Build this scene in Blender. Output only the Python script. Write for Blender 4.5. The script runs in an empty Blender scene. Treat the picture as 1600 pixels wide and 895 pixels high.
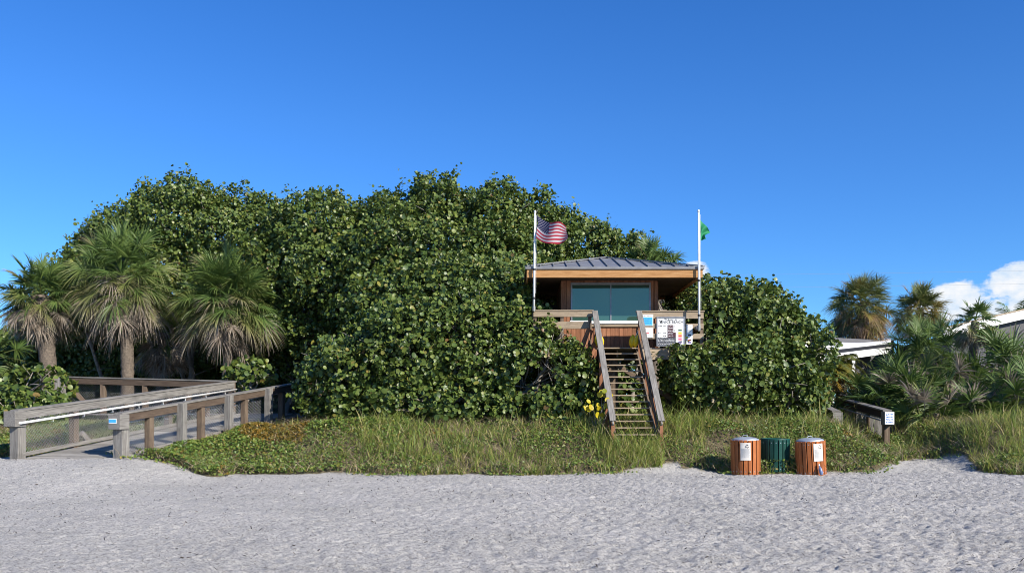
import bpy, math, random
import numpy as np
from mathutils import Vector, Matrix

S = bpy.context.scene
COL = S.collection
R = math.radians
RNG = np.random.default_rng(7)
random.seed(7)

# ------------------------------------------------------------------ camera
F, CXP, HOR, CAMZ = 1400.0, 800.0, 640.0, 1.6     # focal in photo pixels, centre column, horizon row, eye height
cam_d = bpy.data.cameras.new('camera')
cam_d.sensor_width = 36.0
cam_d.lens = 36.0 * F / 1600.0
cam_d.shift_y = (HOR - 447.5) / 1600.0
cam_d.clip_start = 0.1
cam_d.clip_end = 4000
cam = bpy.data.objects.new('camera', cam_d)
COL.objects.link(cam)
cam.location = (0, 0, CAMZ)
cam.rotation_euler = (R(90), 0, 0)
S.camera = cam

# ------------------------------------------------------------------ light
SUN_AZ, SUN_EL = R(47), R(30)                     # to the right of straight-behind the camera
SDIR = Vector((math.sin(SUN_AZ) * math.cos(SUN_EL), -math.cos(SUN_AZ) * math.cos(SUN_EL), math.sin(SUN_EL)))
sun_d = bpy.data.lights.new('sun', 'SUN')
sun_d.energy = 5.0
sun_d.angle = R(0.5)
sun_d.color = (1.0, 0.93, 0.82)
sun = bpy.data.objects.new('sun', sun_d)
COL.objects.link(sun)
sun.location = (20, -20, 30)
sun.rotation_euler = SDIR.to_track_quat('Z', 'Y').to_euler()

S.view_settings.view_transform = 'Standard'
S.view_settings.look = 'None'
S.view_settings.gamma = 1.0
S.view_settings.use_curve_mapping = False
S.view_settings.exposure = 0.62

S.cycles.filter_width = 1.0

W = bpy.data.worlds.new('World')
S.world = W
W.use_nodes = True
wn, wl = W.node_tree.nodes, W.node_tree.links
wn.clear()


def nd(nt, typ, **kw):
    n = nt.nodes.new(typ)
    for k, v in kw.items():
        if k == 'ins':
            for i, val in v.items():
                n.inputs[i].default_value = val
        else:
            setattr(n, k, v)
    return n


def world():
    nt = W.node_tree
    L = nt.links.new
    sky = nd(nt, 'ShaderNodeTexSky', sky_type='NISHITA')
    sky.sun_disc = False
    sky.sun_elevation = SUN_EL
    sky.sun_rotation = math.pi - SUN_AZ
    sky.altitude = 0
    sky.air_density = 1.0
    sky.dust_density = 0.0
    sky.ozone_density = 3.0
    hs = nd(nt, 'ShaderNodeHueSaturation', ins={'Hue': 0.506, 'Saturation': 1.28, 'Value': 1.0})
    L(sky.outputs[0], hs.inputs['Color'])
    tint = nd(nt, 'ShaderNodeMix', data_type='RGBA', blend_type='MULTIPLY')
    tint.inputs[0].default_value = 1.0
    tint.inputs[7].default_value = (0.66, 0.93, 1.22, 1)
    L(hs.outputs[0], tint.inputs[6])
    tc0 = nd(nt, 'ShaderNodeTexCoord')
    sp0 = nd(nt, 'ShaderNodeSeparateXYZ')
    L(tc0.outputs['Generated'], sp0.inputs[0])
    lo = nd(nt, 'ShaderNodeMapRange', ins={1: 0.02, 2: 0.30, 3: 0.0, 4: 1.0})
    L(sp0.outputs[2], lo.inputs[0])
    tcol = nd(nt, 'ShaderNodeMix', data_type='RGBA')
    tcol.inputs[6].default_value = (0.40, 0.78, 1.24, 1)
    tcol.inputs[7].default_value = (0.68, 0.94, 1.24, 1)
    L(lo.outputs[0], tcol.inputs[0])
    L(tcol.outputs[2], tint.inputs[7])
    # cumulus bank low on the right: noise in sky directions
    tc = nd(nt, 'ShaderNodeTexCoord')
    sep = nd(nt, 'ShaderNodeSeparateXYZ')
    L(tc.outputs['Generated'], sep.inputs[0])

    def m(op, a, b=None, c=None, clamp=False):
        n = nd(nt, 'ShaderNodeMath', operation=op, use_clamp=clamp)
        for i, v in enumerate((a, b, c)):
            if v is None:
                continue
            if isinstance(v, (int, float)):
                n.inputs[i].default_value = v
            else:
                L(v, n.inputs[i])
        return n.outputs[0]
    az = m('ARCTAN2', sep.outputs[0], sep.outputs[1])
    el = m('ARCSINE', sep.outputs[2])
    cv = nd(nt, 'ShaderNodeCombineXYZ')
    L(az, cv.inputs[0]); L(m('MULTIPLY', el, 1.5), cv.inputs[1])
    n1 = nd(nt, 'ShaderNodeTexNoise', ins={'Scale': 16.0, 'Detail': 9.0, 'Roughness': 0.62})
    L(cv.outputs[0], n1.inputs['Vector'])
    n2 = nd(nt, 'ShaderNodeTexNoise', ins={'Scale': 42.0, 'Detail': 6.0, 'Roughness': 0.6})
    L(cv.outputs[0], n2.inputs['Vector'])

    def blob(a0, e0, ra, re):
        u = m('DIVIDE', m('SUBTRACT', az, a0), ra)
        v = m('DIVIDE', m('SUBTRACT', el, e0), re)
        d = m('SQRT', m('ADD', m('MULTIPLY', u, u), m('MULTIPLY', v, v)))
        return m('SUBTRACT', 1.0, d, clamp=True)
    msk = blob(0.545, 0.098, 0.135, 0.056)
    msk = m('MAXIMUM', msk, blob(0.515, 0.118, 0.065, 0.032))
    msk = m('MAXIMUM', msk, blob(0.465, 0.108, 0.06, 0.034))
    msk = m('MAXIMUM', msk, blob(0.198, 0.150, 0.026, 0.016))
    msk = m('MAXIMUM', msk, blob(0.80, 0.11, 0.20, 0.07))
    dens = m('ADD', m('MULTIPLY', msk, 1.25), m('MULTIPLY', m('SUBTRACT', n1.outputs[0], 0.5), 2.2))
    dens = m('ADD', dens, m('MULTIPLY', m('SUBTRACT', n2.outputs[0], 0.5), 0.7))
    dens = m('MULTIPLY', dens, m('MULTIPLY', msk, 4.0, clamp=True))
    fac = nd(nt, 'ShaderNodeMapRange', interpolation_type='SMOOTHSTEP', ins={1: 0.33, 2: 0.62, 3: 0.0, 4: 0.97})
    L(dens, fac.inputs[0])
    cr = nd(nt, 'ShaderNodeMapRange', ins={1: 0.35, 2: 0.68, 3: 0.0, 4: 1.0})
    L(n2.outputs[0], cr.inputs[0])
    cc = nd(nt, 'ShaderNodeMix', data_type='RGBA')
    L(cr.outputs[0], cc.inputs[0])
    cc.inputs[6].default_value = (4.6, 5.6, 6.8, 1)
    cc.inputs[7].default_value = (7.2, 7.1, 7.0, 1)
    mx = nd(nt, 'ShaderNodeMix', data_type='RGBA')
    L(fac.outputs[0], mx.inputs[0])
    L(tint.outputs[2], mx.inputs[6]); L(cc.outputs[2], mx.inputs[7])
    bg = nd(nt, 'ShaderNodeBackground', ins={'Strength': 0.093})
    L(mx.outputs[2], bg.inputs['Color'])
    out = nd(nt, 'ShaderNodeOutputWorld')
    L(bg.outputs[0], out.inputs[0])


world()


def at(px, py, d):
    """a point d metres ahead of the camera seen at photo pixel (px, py)"""
    return np.array([(px - CXP) / F * d, d, CAMZ + (HOR - py) / F * d])


# ------------------------------------------------------------------ materials
def mat(name, color, rough=0.7, metal=0.0, spec=0.5):
    m = bpy.data.materials.new(name)
    m.use_nodes = True
    b = m.node_tree.nodes['Principled BSDF']
    b.inputs['Base Color'].default_value = (*color, 1)
    b.inputs['Roughness'].default_value = rough
    b.inputs['Metallic'].default_value = metal
    b.inputs['Specular IOR Level'].default_value = spec
    return m


def ramp(nt, fac, stops):
    r = nt.nodes.new('ShaderNodeValToRGB')
    nt.links.new(fac, r.inputs[0])
    el = r.color_ramp.elements
    while len(el) < len(stops):
        el.new(0.5)
    for e, (p, c) in zip(el, stops):
        e.position = p
        e.color = (*c, 1) if len(c) == 3 else c
    return r.outputs[0]


def wood(name, dark, mid, light, stain=(0.05, 0.045, 0.04), rough=0.85, grain=26.0, stain_amt=0.5):
    dark, mid, light = [tuple(v * 0.86 for v in q) for q in (dark, mid, light)]
    m = mat(name, mid, rough, spec=0.25)
    nt = m.node_tree
    L = nt.links.new
    b = nt.nodes['Principled BSDF']
    at_ = nd(nt, 'ShaderNodeAttribute', attribute_name='grain')
    mp = nd(nt, 'ShaderNodeMapping')
    mp.inputs['Scale'].default_value = (1.3, grain, grain)
    L(at_.outputs['Vector'], mp.inputs[0])
    n = nd(nt, 'ShaderNodeTexNoise', ins={'Scale': 1.6, 'Detail': 7.0, 'Roughness': 0.65, 'Distortion': 0.6})
    L(mp.outputs[0], n.inputs['Vector'])
    c = ramp(nt, n.outputs[0], [(0.28, dark), (0.5, mid), (0.72, light)])
    geo = nd(nt, 'ShaderNodeNewGeometry')
    isl = nd(nt, 'ShaderNodeHueSaturation', ins={'Saturation': 1.0})
    v = nd(nt, 'ShaderNodeMapRange', ins={3: 0.75, 4: 1.2})
    L(geo.outputs['Random Per Island'], v.inputs[0]); L(v.outputs[0], isl.inputs['Value'])
    L(c, isl.inputs['Color'])
    n2 = nd(nt, 'ShaderNodeTexNoise', ins={'Scale': 2.3, 'Detail': 5.0, 'Roughness': 0.7})
    L(at_.outputs['Vector'], n2.inputs['Vector'])
    f = nd(nt, 'ShaderNodeMapRange', ins={1: 0.52, 2: 0.72, 3: 0.0, 4: stain_amt})
    L(n2.outputs[0], f.inputs[0])
    mx = nd(nt, 'ShaderNodeMix', data_type='RGBA')
    L(f.outputs[0], mx.inputs[0]); L(isl.outputs[0], mx.inputs[6])
    mx.inputs[7].default_value = (*stain, 1)
    L(mx.outputs[2], b.inputs['Base Color'])
    bp = nd(nt, 'ShaderNodeBump', ins={'Strength': 0.5, 'Distance': 0.004})
    L(n.outputs[0], bp.inputs['Height']); L(bp.outputs[0], b.inputs['Normal'])
    return m


def noisy(name, c0, c1, scale=8.0, rough=0.7, metal=0.0, bump=0.0, spec=0.4, lo=0.35, hi=0.65):
    m = mat(name, c0, rough, metal, spec)
    nt = m.node_tree
    b = nt.nodes['Principled BSDF']
    tc = nd(nt, 'ShaderNodeTexCoord')
    n = nd(nt, 'ShaderNodeTexNoise', ins={'Scale': scale, 'Detail': 6.0, 'Roughness': 0.65})
    nt.links.new(tc.outputs['Object'], n.inputs['Vector'])
    nt.links.new(ramp(nt, n.outputs[0], [(lo, c0), (hi, c1)]), b.inputs['Base Color'])
    if bump:
        bp = nd(nt, 'ShaderNodeBump', ins={'Strength': 0.6, 'Distance': bump})
        nt.links.new(n.outputs[0], bp.inputs['Height'])
        nt.links.new(bp.outputs[0], b.inputs['Normal'])
    return m


def leafmat(name, stops, rough=0.45, trans=0.25, tcol=(0.10, 0.17, 0.03), spec=0.45):
    """leaf colour varies leaf by leaf; a little sunlight passes through the blade"""
    m = mat(name, (0.05, 0.09, 0.03), rough, spec=spec)
    nt = m.node_tree
    L = nt.links.new
    b = nt.nodes['Principled BSDF']
    geo = nd(nt, 'ShaderNodeNewGeometry')
    k = 0.84
    stops = [(p, tuple(v * k for v in q)) for p, q in stops]
    tcol = tuple(v * k for v in tcol)
    c = ramp(nt, geo.outputs['Random Per Island'], stops)
    L(c, b.inputs['Base Color'])
    t = nd(nt, 'ShaderNodeBsdfTranslucent')
    mxc = nd(nt, 'ShaderNodeMix', data_type='RGBA')
    mxc.inputs[0].default_value = 0.5
    L(c, mxc.inputs[6]); mxc.inputs[7].default_value = (*tcol, 1)
    L(mxc.outputs[2], t.inputs[0])
    ms = nd(nt, 'ShaderNodeMixShader', ins={0: trans})
    L(b.outputs[0], ms.inputs[1]); L(t.outputs[0], ms.inputs[2])
    L(ms.outputs[0], nt.nodes['Material Output'].inputs[0])
    return m


def frondmat(name, green0, green1, yellow, dead0, dead1):
    """attribute age (0 fresh .. 1 dead) and tip (0 base .. 1 tip) colour the frond"""
    m = mat(name, green0, 0.5, spec=0.4)
    nt = m.node_tree
    L = nt.links.new
    b = nt.nodes['Principled BSDF']
    green0, green1, yellow, dead0, dead1 = [tuple(v * 0.84 for v in q) for q in (green0, green1, yellow, dead0, dead1)]
    age = nd(nt, 'ShaderNodeAttribute', attribute_name='age')
    tip = nd(nt, 'ShaderNodeAttribute', attribute_name='tip')
    geo = nd(nt, 'ShaderNodeNewGeometry')
    g = ramp(nt, geo.outputs['Random Per Island'], [(0.0, green0), (1.0, green1)])
    d = ramp(nt, geo.outputs['Random Per Island'], [(0.0, dead0), (1.0, dead1)])
    tm = nd(nt, 'ShaderNodeMath', operation='MULTIPLY_ADD', ins={1: 0.55, 2: 0.0})
    L(tip.outputs['Fac'], tm.inputs[0])
    a2 = nd(nt, 'ShaderNodeMath', operation='MULTIPLY_ADD')
    L(tm.outputs[0], a2.inputs[0]); L(age.outputs['Fac'], a2.inputs[1]); L(age.outputs['Fac'], a2.inputs[2])
    f1 = nd(nt, 'ShaderNodeMapRange', ins={1: 0.40, 2: 0.66})
    L(a2.outputs[0], f1.inputs[0])
    f2 = nd(nt, 'ShaderNodeMapRange', ins={1: 0.58, 2: 0.85})
    L(a2.outputs[0], f2.inputs[0])
    m1 = nd(nt, 'ShaderNodeMix', data_type='RGBA')
    L(f1.outputs[0], m1.inputs[0]); L(g, m1.inputs[6]); m1.inputs[7].default_value = (*yellow, 1)
    m2 = nd(nt, 'ShaderNodeMix', data_type='RGBA')
    L(f2.outputs[0], m2.inputs[0]); L(m1.outputs[2], m2.inputs[6]); L(d, m2.inputs[7])
    L(m2.outputs[2], b.inputs['Base Color'])
    t = nd(nt, 'ShaderNodeBsdfTranslucent')
    L(m2.outputs[2], t.inputs[0])
    ms = nd(nt, 'ShaderNodeMixShader', ins={0: 0.22})
    L(b.outputs[0], ms.inputs[1]); L(t.outputs[0], ms.inputs[2])
    L(ms.outputs[0], nt.nodes['Material Output'].inputs[0])
    return m


M = {}
M['grey_wood'] = wood('weathered grey wood', (0.11, 0.10, 0.09), (0.255, 0.24, 0.215), (0.40, 0.375, 0.34))
M['brown_wood'] = wood('weathered brown wood', (0.08, 0.055, 0.04), (0.18, 0.13, 0.09), (0.31, 0.24, 0.17))
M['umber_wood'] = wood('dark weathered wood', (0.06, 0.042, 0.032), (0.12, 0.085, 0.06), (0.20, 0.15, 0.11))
M['sandy_plank'] = wood('sand dusted plank', (0.20, 0.19, 0.175), (0.28, 0.265, 0.245), (0.36, 0.345, 0.315), grain=12, stain_amt=0.25)
M['pale_wood'] = wood('sun bleached board', (0.24, 0.18, 0.12), (0.40, 0.31, 0.21), (0.50, 0.41, 0.30), stain_amt=0.35)
M['cedar'] = wood('red cedar siding', (0.19, 0.08, 0.042), (0.33, 0.145, 0.075), (0.43, 0.21, 0.115), grain=18, stain_amt=0.35)
M['fascia'] = wood('honey coloured fascia board', (0.36, 0.17, 0.06), (0.50, 0.26, 0.10), (0.60, 0.35, 0.16), grain=14, stain_amt=0.2,
                   stain=(0.2, 0.1, 0.05))
M['dark_wood'] = wood('dark stained wood', (0.02, 0.013, 0.01), (0.045, 0.028, 0.02), (0.07, 0.045, 0.03))
M['orange_slat'] = wood('orange stained slat', (0.28, 0.085, 0.026), (0.44, 0.140, 0.040), (0.56, 0.20, 0.07), grain=14, stain_amt=0.4,
                        stain=(0.2, 0.07, 0.03), rough=0.6)
M['green_slat'] = wood('dark green plastic slat', (0.008, 0.05, 0.04), (0.01, 0.065, 0.05), (0.015, 0.08, 0.065), grain=4, stain_amt=0.0, rough=0.45)
M['white_paint'] = noisy('white paint', (0.80, 0.80, 0.78), (0.70, 0.70, 0.67), 6.0, 0.45)
M['white_pipe'] = noisy('white plastic pipe', (0.82, 0.82, 0.80), (0.68, 0.68, 0.66), 5.0, 0.4)
M['galv'] = noisy('galvanised steel', (0.50, 0.54, 0.58), (0.36, 0.40, 0.44), 9.0, 0.48, 0.5)
M['wire'] = noisy('galvanised wire', (0.34, 0.35, 0.36), (0.22, 0.23, 0.24), 14.0, 0.5, 0.5)
M['roof'] = noisy('grey standing seam metal', (0.17, 0.172, 0.178), (0.24, 0.243, 0.248), 2.6, 0.5, 0.2)
M['black'] = mat('black', (0.015, 0.015, 0.016), 0.6)
M['grey_frame'] = noisy('grey aluminium', (0.20, 0.20, 0.21), (0.28, 0.28, 0.29), 10, 0.4, 0.5)
M['navy_panel'] = noisy('dark chalk panel', (0.02, 0.025, 0.035), (0.035, 0.04, 0.055), 30, 0.7)
M['plum_panel'] = noisy('dark plum chalk panel', (0.045, 0.015, 0.02), (0.07, 0.02, 0.03), 30, 0.7)
M['ink'] = mat('black lettering', (0.015, 0.015, 0.018), 0.6)
M['chalk'] = mat('white chalk lettering', (0.75, 0.75, 0.75), 0.8)
M['redink'] = mat('red lettering', (0.55, 0.03, 0.05), 0.6)
M['greyink'] = mat('grey lettering', (0.35, 0.38, 0.40), 0.7)
M['blueboard'] = noisy('sky blue sign face', (0.05, 0.36, 0.72), (0.07, 0.42, 0.78), 8, 0.4)
M['deepblue'] = mat('blue print', (0.02, 0.16, 0.5), 0.5)
M['paper'] = noisy('paper notice', (0.70, 0.66, 0.60), (0.60, 0.55, 0.48), 8, 0.7)
M['yellow'] = noisy('yellow vinyl', (0.75, 0.52, 0.01), (0.62, 0.40, 0.01), 8, 0.4)
M['swatch_green'] = mat('green swatch', (0.01, 0.08, 0.03), 0.5)
M['swatch_yellow'] = mat('yellow swatch', (0.8, 0.5, 0.03), 0.5)
M['swatch_red'] = mat('red swatch', (0.75, 0.10, 0.02), 0.5)
M['swatch_pink'] = mat('pink swatch', (0.75, 0.14, 0.25), 0.5)
M['swatch_purple'] = mat('purple swatch', (0.10, 0.03, 0.25), 0.5)
M['flag_red'] = mat('flag red cloth', (0.30, 0.010, 0.03), 0.8)
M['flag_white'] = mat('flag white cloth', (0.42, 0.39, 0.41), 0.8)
M['flag_blue'] = mat('flag blue cloth', (0.014, 0.016, 0.06), 0.8)
M['flag_green'] = noisy('flag green cloth', (0.01, 0.18, 0.07), (0.015, 0.23, 0.09), 9, 0.7)
M['bark_palm'] = noisy('palm bark', (0.075, 0.06, 0.048), (0.18, 0.145, 0.11), 14, 0.95, bump=0.02)
M['bark_grey'] = noisy('pale sea grape bark', (0.16, 0.14, 0.12), (0.30, 0.27, 0.23), 9, 0.9, bump=0.01)
M['stucco'] = noisy('grey stucco', (0.085, 0.085, 0.09), (0.11, 0.11, 0.115), 20, 0.9)
M['bottle'] = noisy('blue grey plastic', (0.12, 0.16, 0.28), (0.18, 0.22, 0.36), 9, 0.3)
M['wireblack'] = mat('black cable', (0.22, 0.27, 0.33), 0.7)
M['soffit'] = wood('dark brown soffit boards', (0.05, 0.03, 0.02), (0.09, 0.055, 0.035), (0.13, 0.08, 0.05), grain=10)  # dark brown wood grain for the soffit
M['canopy'] = noisy('white membrane roof', (0.80, 0.80, 0.79), (0.62, 0.62, 0.61), 2.0, 0.7)

M['seagrape'] = leafmat('sea grape leaf', [(0.0, (0.040, 0.074, 0.015)), (0.3, (0.082, 0.135, 0.026)), (0.7, (0.138, 0.190, 0.037)),
                                           (0.95, (0.190, 0.230, 0.046)), (0.99, (0.27, 0.24, 0.05)), (1.0, (0.17, 0.09, 0.035))],
                        rough=0.44, trans=0.15, tcol=(0.17, 0.25, 0.04))
M['seagrape_yellow'] = leafmat('yellow sea grape leaf', [(0.0, (0.55, 0.42, 0.01)), (0.7, (0.62, 0.52, 0.02)), (1.0, (0.22, 0.28, 0.03))], trans=0.3,
                               tcol=(0.6, 0.5, 0.02))
M['cover'] = leafmat('creeper leaf', [(0.0, (0.075, 0.145, 0.022)), (0.5, (0.145, 0.225, 0.034)), (0.85, (0.22, 0.26, 0.05)), (1.0, (0.26, 0.19, 0.04))], trans=0.25)
M['cover_gold'] = leafmat('golden creeper leaf', [(0.0, (0.10, 0.10, 0.018)), (0.5, (0.20, 0.14, 0.02)), (1.0, (0.32, 0.18, 0.02))], trans=0.25,
                          tcol=(0.25, 0.18, 0.03))
M['grass'] = leafmat('dune grass blade', [(0.0, (0.14, 0.24, 0.042)), (0.42, (0.25, 0.35, 0.058)), (0.70, (0.40, 0.41, 0.09)), (0.90, (0.58, 0.48, 0.19)),
                                          (1.0, (0.58, 0.48, 0.30))], rough=0.6, trans=0.42, tcol=(0.34, 0.34, 0.08))
M['flower'] = mat('yellow flower', (0.75, 0.50, 0.01), 0.7)
M['dry'] = leafmat('dry thatch', [(0.0, (0.14, 0.10, 0.06)), (0.6, (0.30, 0.23, 0.14)), (1.0, (0.44, 0.36, 0.25))], rough=0.9, trans=0.1, tcol=(0.2, 0.15, 0.1))
M['wrack'] = leafmat('dark wrack', [(0.0, (0.02, 0.017, 0.015)), (0.7, (0.06, 0.05, 0.04)), (1.0, (0.16, 0.13, 0.11))], rough=0.9, trans=0.0)
M['frond'] = frondmat('fan frond', (0.075, 0.14, 0.030), (0.15, 0.215, 0.050), (0.24, 0.235, 0.08), (0.20, 0.155, 0.115), (0.42, 0.36, 0.29))
M['frond_gold'] = frondmat('golden frond', (0.09, 0.11, 0.02), (0.14, 0.15, 0.02), (0.32, 0.19, 0.015), (0.30, 0.15, 0.03), (0.36, 0.22, 0.08))
M['frond_far'] = frondmat('distant frond', (0.11, 0.15, 0.04), (0.19, 0.20, 0.055), (0.34, 0.24, 0.06), (0.23, 0.14, 0.08), (0.36, 0.25, 0.16))


def glass_mat():
    m = mat('tinted window glass', (0.03, 0.075, 0.06), 0.03, 0.0, 0.5)
    nt = m.node_tree
    b = nt.nodes['Principled BSDF']
    b.inputs['IOR'].default_value = 2.1
    b.inputs['Specular Tint'].default_value = (1.0, 0.98, 0.68, 1)
    tc = nd(nt, 'ShaderNodeTexCoord')
    n = nd(nt, 'ShaderNodeTexNoise', ins={'Scale': 0.7, 'Detail': 1.0})
    nt.links.new(tc.outputs['Object'], n.inputs['Vector'])
    bp = nd(nt, 'ShaderNodeBump', ins={'Strength': 0.25, 'Distance': 0.05})
    nt.links.new(n.outputs[0], bp.inputs['Height'])
    nt.links.new(bp.outputs[0], b.inputs['Normal'])
    return m


M['glass'] = glass_mat()


# ------------------------------------------------------------------ object helpers
def wloc(o):
    v = Vector((0, 0, 0))
    while o is not None:
        v = v + o.location
        o = o.parent
    return v


def tag(o, label=None, cat=None, group=None, kind=None):
    if label: o['label'] = label
    if cat: o['category'] = cat
    if group: o['group'] = group
    if kind: o['kind'] = kind
    return o


def thing(name, loc, label, cat, group=None):
    o = bpy.data.objects.new(name, None)
    o.empty_display_size = 0.2
    o.location = Vector([float(c) for c in loc])
    COL.objects.link(o)
    return tag(o, label, cat, group)


def link(name, me, parent=None):
    o = bpy.data.objects.new(name, me)
    COL.objects.link(o)
    if parent is not None:
        o.parent = parent
    return o


def copy_tree(o, parent=None):
    c = o.copy()
    COL.objects.link(c)
    c.parent = parent
    for ch in list(o.children):
        copy_tree(ch, c)
    return c


def np_mesh(name, V, faces, mats, parent=None, attrs=None, smooth=False, midx=None):
    """V (n,3); faces: list of int arrays, each (k, m)"""
    V = np.asarray(V, dtype=np.float64)
    if parent is not None:
        V = V - np.array(wloc(parent))
    me = bpy.data.meshes.new(name)
    me.vertices.add(len(V))
    me.vertices.foreach_set('co', V.astype(np.float32).ravel())
    loops = np.concatenate([f.ravel() for f in faces]).astype(np.int32)
    tot = np.concatenate([np.full(len(f), f.shape[1]) for f in faces]).astype(np.int32)
    start = np.concatenate([[0], np.cumsum(tot)[:-1]]).astype(np.int32)
    me.loops.add(len(loops))
    me.loops.foreach_set('vertex_index', loops)
    me.polygons.add(len(tot))
    me.polygons.foreach_set('loop_start', start)
    me.polygons.foreach_set('loop_total', tot)
    if smooth:
        me.polygons.foreach_set('use_smooth', np.ones(len(tot), dtype=bool))
    if midx is not None:
        me.polygons.foreach_set('material_index', np.asarray(midx, dtype=np.int32))
    for k, v in (attrs or {}).items():
        a = me.attributes.new(k, 'FLOAT', 'POINT')
        a.data.foreach_set('value', np.asarray(v, dtype=np.float32))
    me.update(calc_edges=True)
    for mm in (mats if isinstance(mats, (list, tuple)) else [mats]):
        me.materials.append(mm)
    return link(name, me, parent)


class MB:
    """collects boxes, bars, tubes, lathes; build() links them as one mesh object"""

    def __init__(s):
        s.v, s.f, s.g, s.m = [], [], [], []

    def add(s, V, Fs, G=None, mi=0):
        b = len(s.v)
        off = np.array([random.random() * 20, random.random() * 20, random.random() * 20])
        V = [np.array(p, dtype=float) for p in V]
        s.v += V
        G = V if G is None else G
        s.g += [np.array(p, dtype=float) + off for p in G]
        for f in Fs:
            s.f.append([i + b for i in f])
            s.m.append(mi)

    def bar(s, p0, p1, w, h, up=(0, 0, 1), mi=0, ext=0.0, taper=1.0):
        p0, p1, up = np.array(p0, float), np.array(p1, float), np.array(up, float)
        d = p1 - p0
        ln = np.linalg.norm(d)
        d /= ln
        p0 = p0 - d * ext
        p1 = p1 + d * ext
        if abs(np.dot(d, up)) > 0.98:
            up = np.array((0, 1.0, 0))
        sd = np.cross(d, up); sd /= np.linalg.norm(sd)
        u = np.cross(sd, d)
        V, G = [], []
        for (p, t, k) in ((p0, 0, 1.0), (p1, ln, taper)):
            for a, b in ((-1, -1), (1, -1), (1, 1), (-1, 1)):
                V.append(p + sd * a * w / 2 * k + u * b * h / 2 * k)
                G.append((t, a * w / 2, b * h / 2))
        s.add(V, [(3, 2, 1, 0), (4, 5, 6, 7), (0, 1, 5, 4), (1, 2, 6, 5), (2, 3, 7, 6), (3, 0, 4, 7)], G, mi)

    def box(s, x0, x1, y0, y1, z0, z1, axis=0, mi=0):
        """axis: the direction the grain runs"""
        c = np.array([(x0 + x1) / 2, (y0 + y1) / 2, (z0 + z1) / 2])
        if axis == 0:
            s.bar((x0, c[1], c[2]), (x1, c[1], c[2]), y1 - y0, z1 - z0, mi=mi)
        elif axis == 1:
            s.bar((c[0], y0, c[2]), (c[0], y1, c[2]), x1 - x0, z1 - z0, mi=mi)
        else:
            s.bar((c[0], c[1], z0), (c[0], c[1], z1), x1 - x0, y1 - y0, up=(0, 1, 0), mi=mi)

    def tube(s, pts, rad, n=8, mi=0, cap=True):
        pts = [np.array(p, float) for p in pts]
        if not hasattr(rad, '__len__'):
            rad = [rad] * len(pts)
        V, G, Fs = [], [], []
        ln = 0
        ref = np.array((0.31, 0.17, 0.93))
        for i, p in enumerate(pts):
            d = pts[min(i + 1, len(pts) - 1)] - pts[max(i - 1, 0)]
            d = d / (np.linalg.norm(d) + 1e-9)
            a = np.cross(d, ref); a /= np.linalg.norm(a) + 1e-9
            b = np.cross(d, a)
            if i: ln += np.linalg.norm(p - pts[i - 1])
            for k in range(n):
                t = 2 * math.pi * k / n
                V.append(p + (a * math.cos(t) + b * math.sin(t)) * rad[i])
                G.append((ln, math.cos(t) * rad[i], math.sin(t) * rad[i]))
        for i in range(len(pts) - 1):
            for k in range(n):
                k2 = (k + 1) % n
                Fs.append((i * n + k, i * n + k2, (i + 1) * n + k2, (i + 1) * n + k))
        if cap:
            Fs.append(tuple(range(n - 1, -1, -1)))
            Fs.append(tuple((len(pts) - 1) * n + k for k in range(n)))
        s.add(V, Fs, G, mi)

    def lathe(s, prof, n=24, c=(0, 0, 0), mi=0):
        V, Fs = [], []
        for r, z in prof:
            for k in range(n):
                t = 2 * math.pi * k / n
                V.append((c[0] + r * math.cos(t), c[1] + r * math.sin(t), c[2] + z))
        for i in range(len(prof) - 1):
            for k in range(n):
                k2 = (k + 1) % n
                Fs.append((i * n + k, i * n + k2, (i + 1) * n + k2, (i + 1) * n + k))
        s.add(V, Fs, None, mi)

    def build(s, name, mats, parent=None, smooth=False, bevel=0.0):
        me = bpy.data.meshes.new(name)
        o = np.array(wloc(parent)) if parent is not None else np.zeros(3)
        me.from_pydata([tuple(p - o) for p in s.v], [], s.f)
        a = me.attributes.new('grain', 'FLOAT_VECTOR', 'POINT')
        a.data.foreach_set('vector', np.array(s.g, dtype=np.float32).ravel())
        for mm in (mats if isinstance(mats, (list, tuple)) else [mats]):
            me.materials.append(mm)
        me.polygons.foreach_set('material_index', np.array(s.m, dtype=np.int32))
        if smooth:
            me.polygons.foreach_set('use_smooth', np.ones(len(me.polygons), dtype=bool))
        me.update()
        ob = link(name, me, parent)
        if bevel:
            md = ob.modifiers.new('edge', 'BEVEL')
            md.width = bevel
            md.segments = 2
            md.limit_method = 'ANGLE'
            md.angle_limit = R(40)
        return ob


def text_mesh(txt, size, loc, material, parent, name, bold=0.0, sx=1.0):
    """flat lettering facing the camera side (-Y), centred on loc"""
    cu = bpy.data.curves.new(name, 'FONT')
    cu.body = txt
    cu.size = size
    cu.align_x = 'CENTER'
    cu.align_y = 'CENTER'
    cu.offset = bold
    cu.extrude = 0.001
    tmp = bpy.data.objects.new(name, cu)
    COL.objects.link(tmp)
    dg = bpy.context.evaluated_depsgraph_get()
    me = bpy.data.meshes.new_from_object(tmp.evaluated_get(dg))
    bpy.data.objects.remove(tmp)
    off = Vector([float(c) for c in loc]) - (wloc(parent) if parent else Vector((0, 0, 0)))
    me.transform(Matrix.Translation(off) @ Matrix.Rotation(R(90), 4, 'X') @ Matrix.Diagonal((sx, 1, 1, 1)))
    me.materials.clear()
    me.materials.append(material)
    return link(name, me, parent)


# ------------------------------------------------------------------ ground
def sst(a, b, x):
    t = np.clip((x - a) / (b - a), 0, 1)
    return t * t * (3 - 2 * t)


_LAT = np.random.default_rng(3).random((256, 256))


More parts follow.
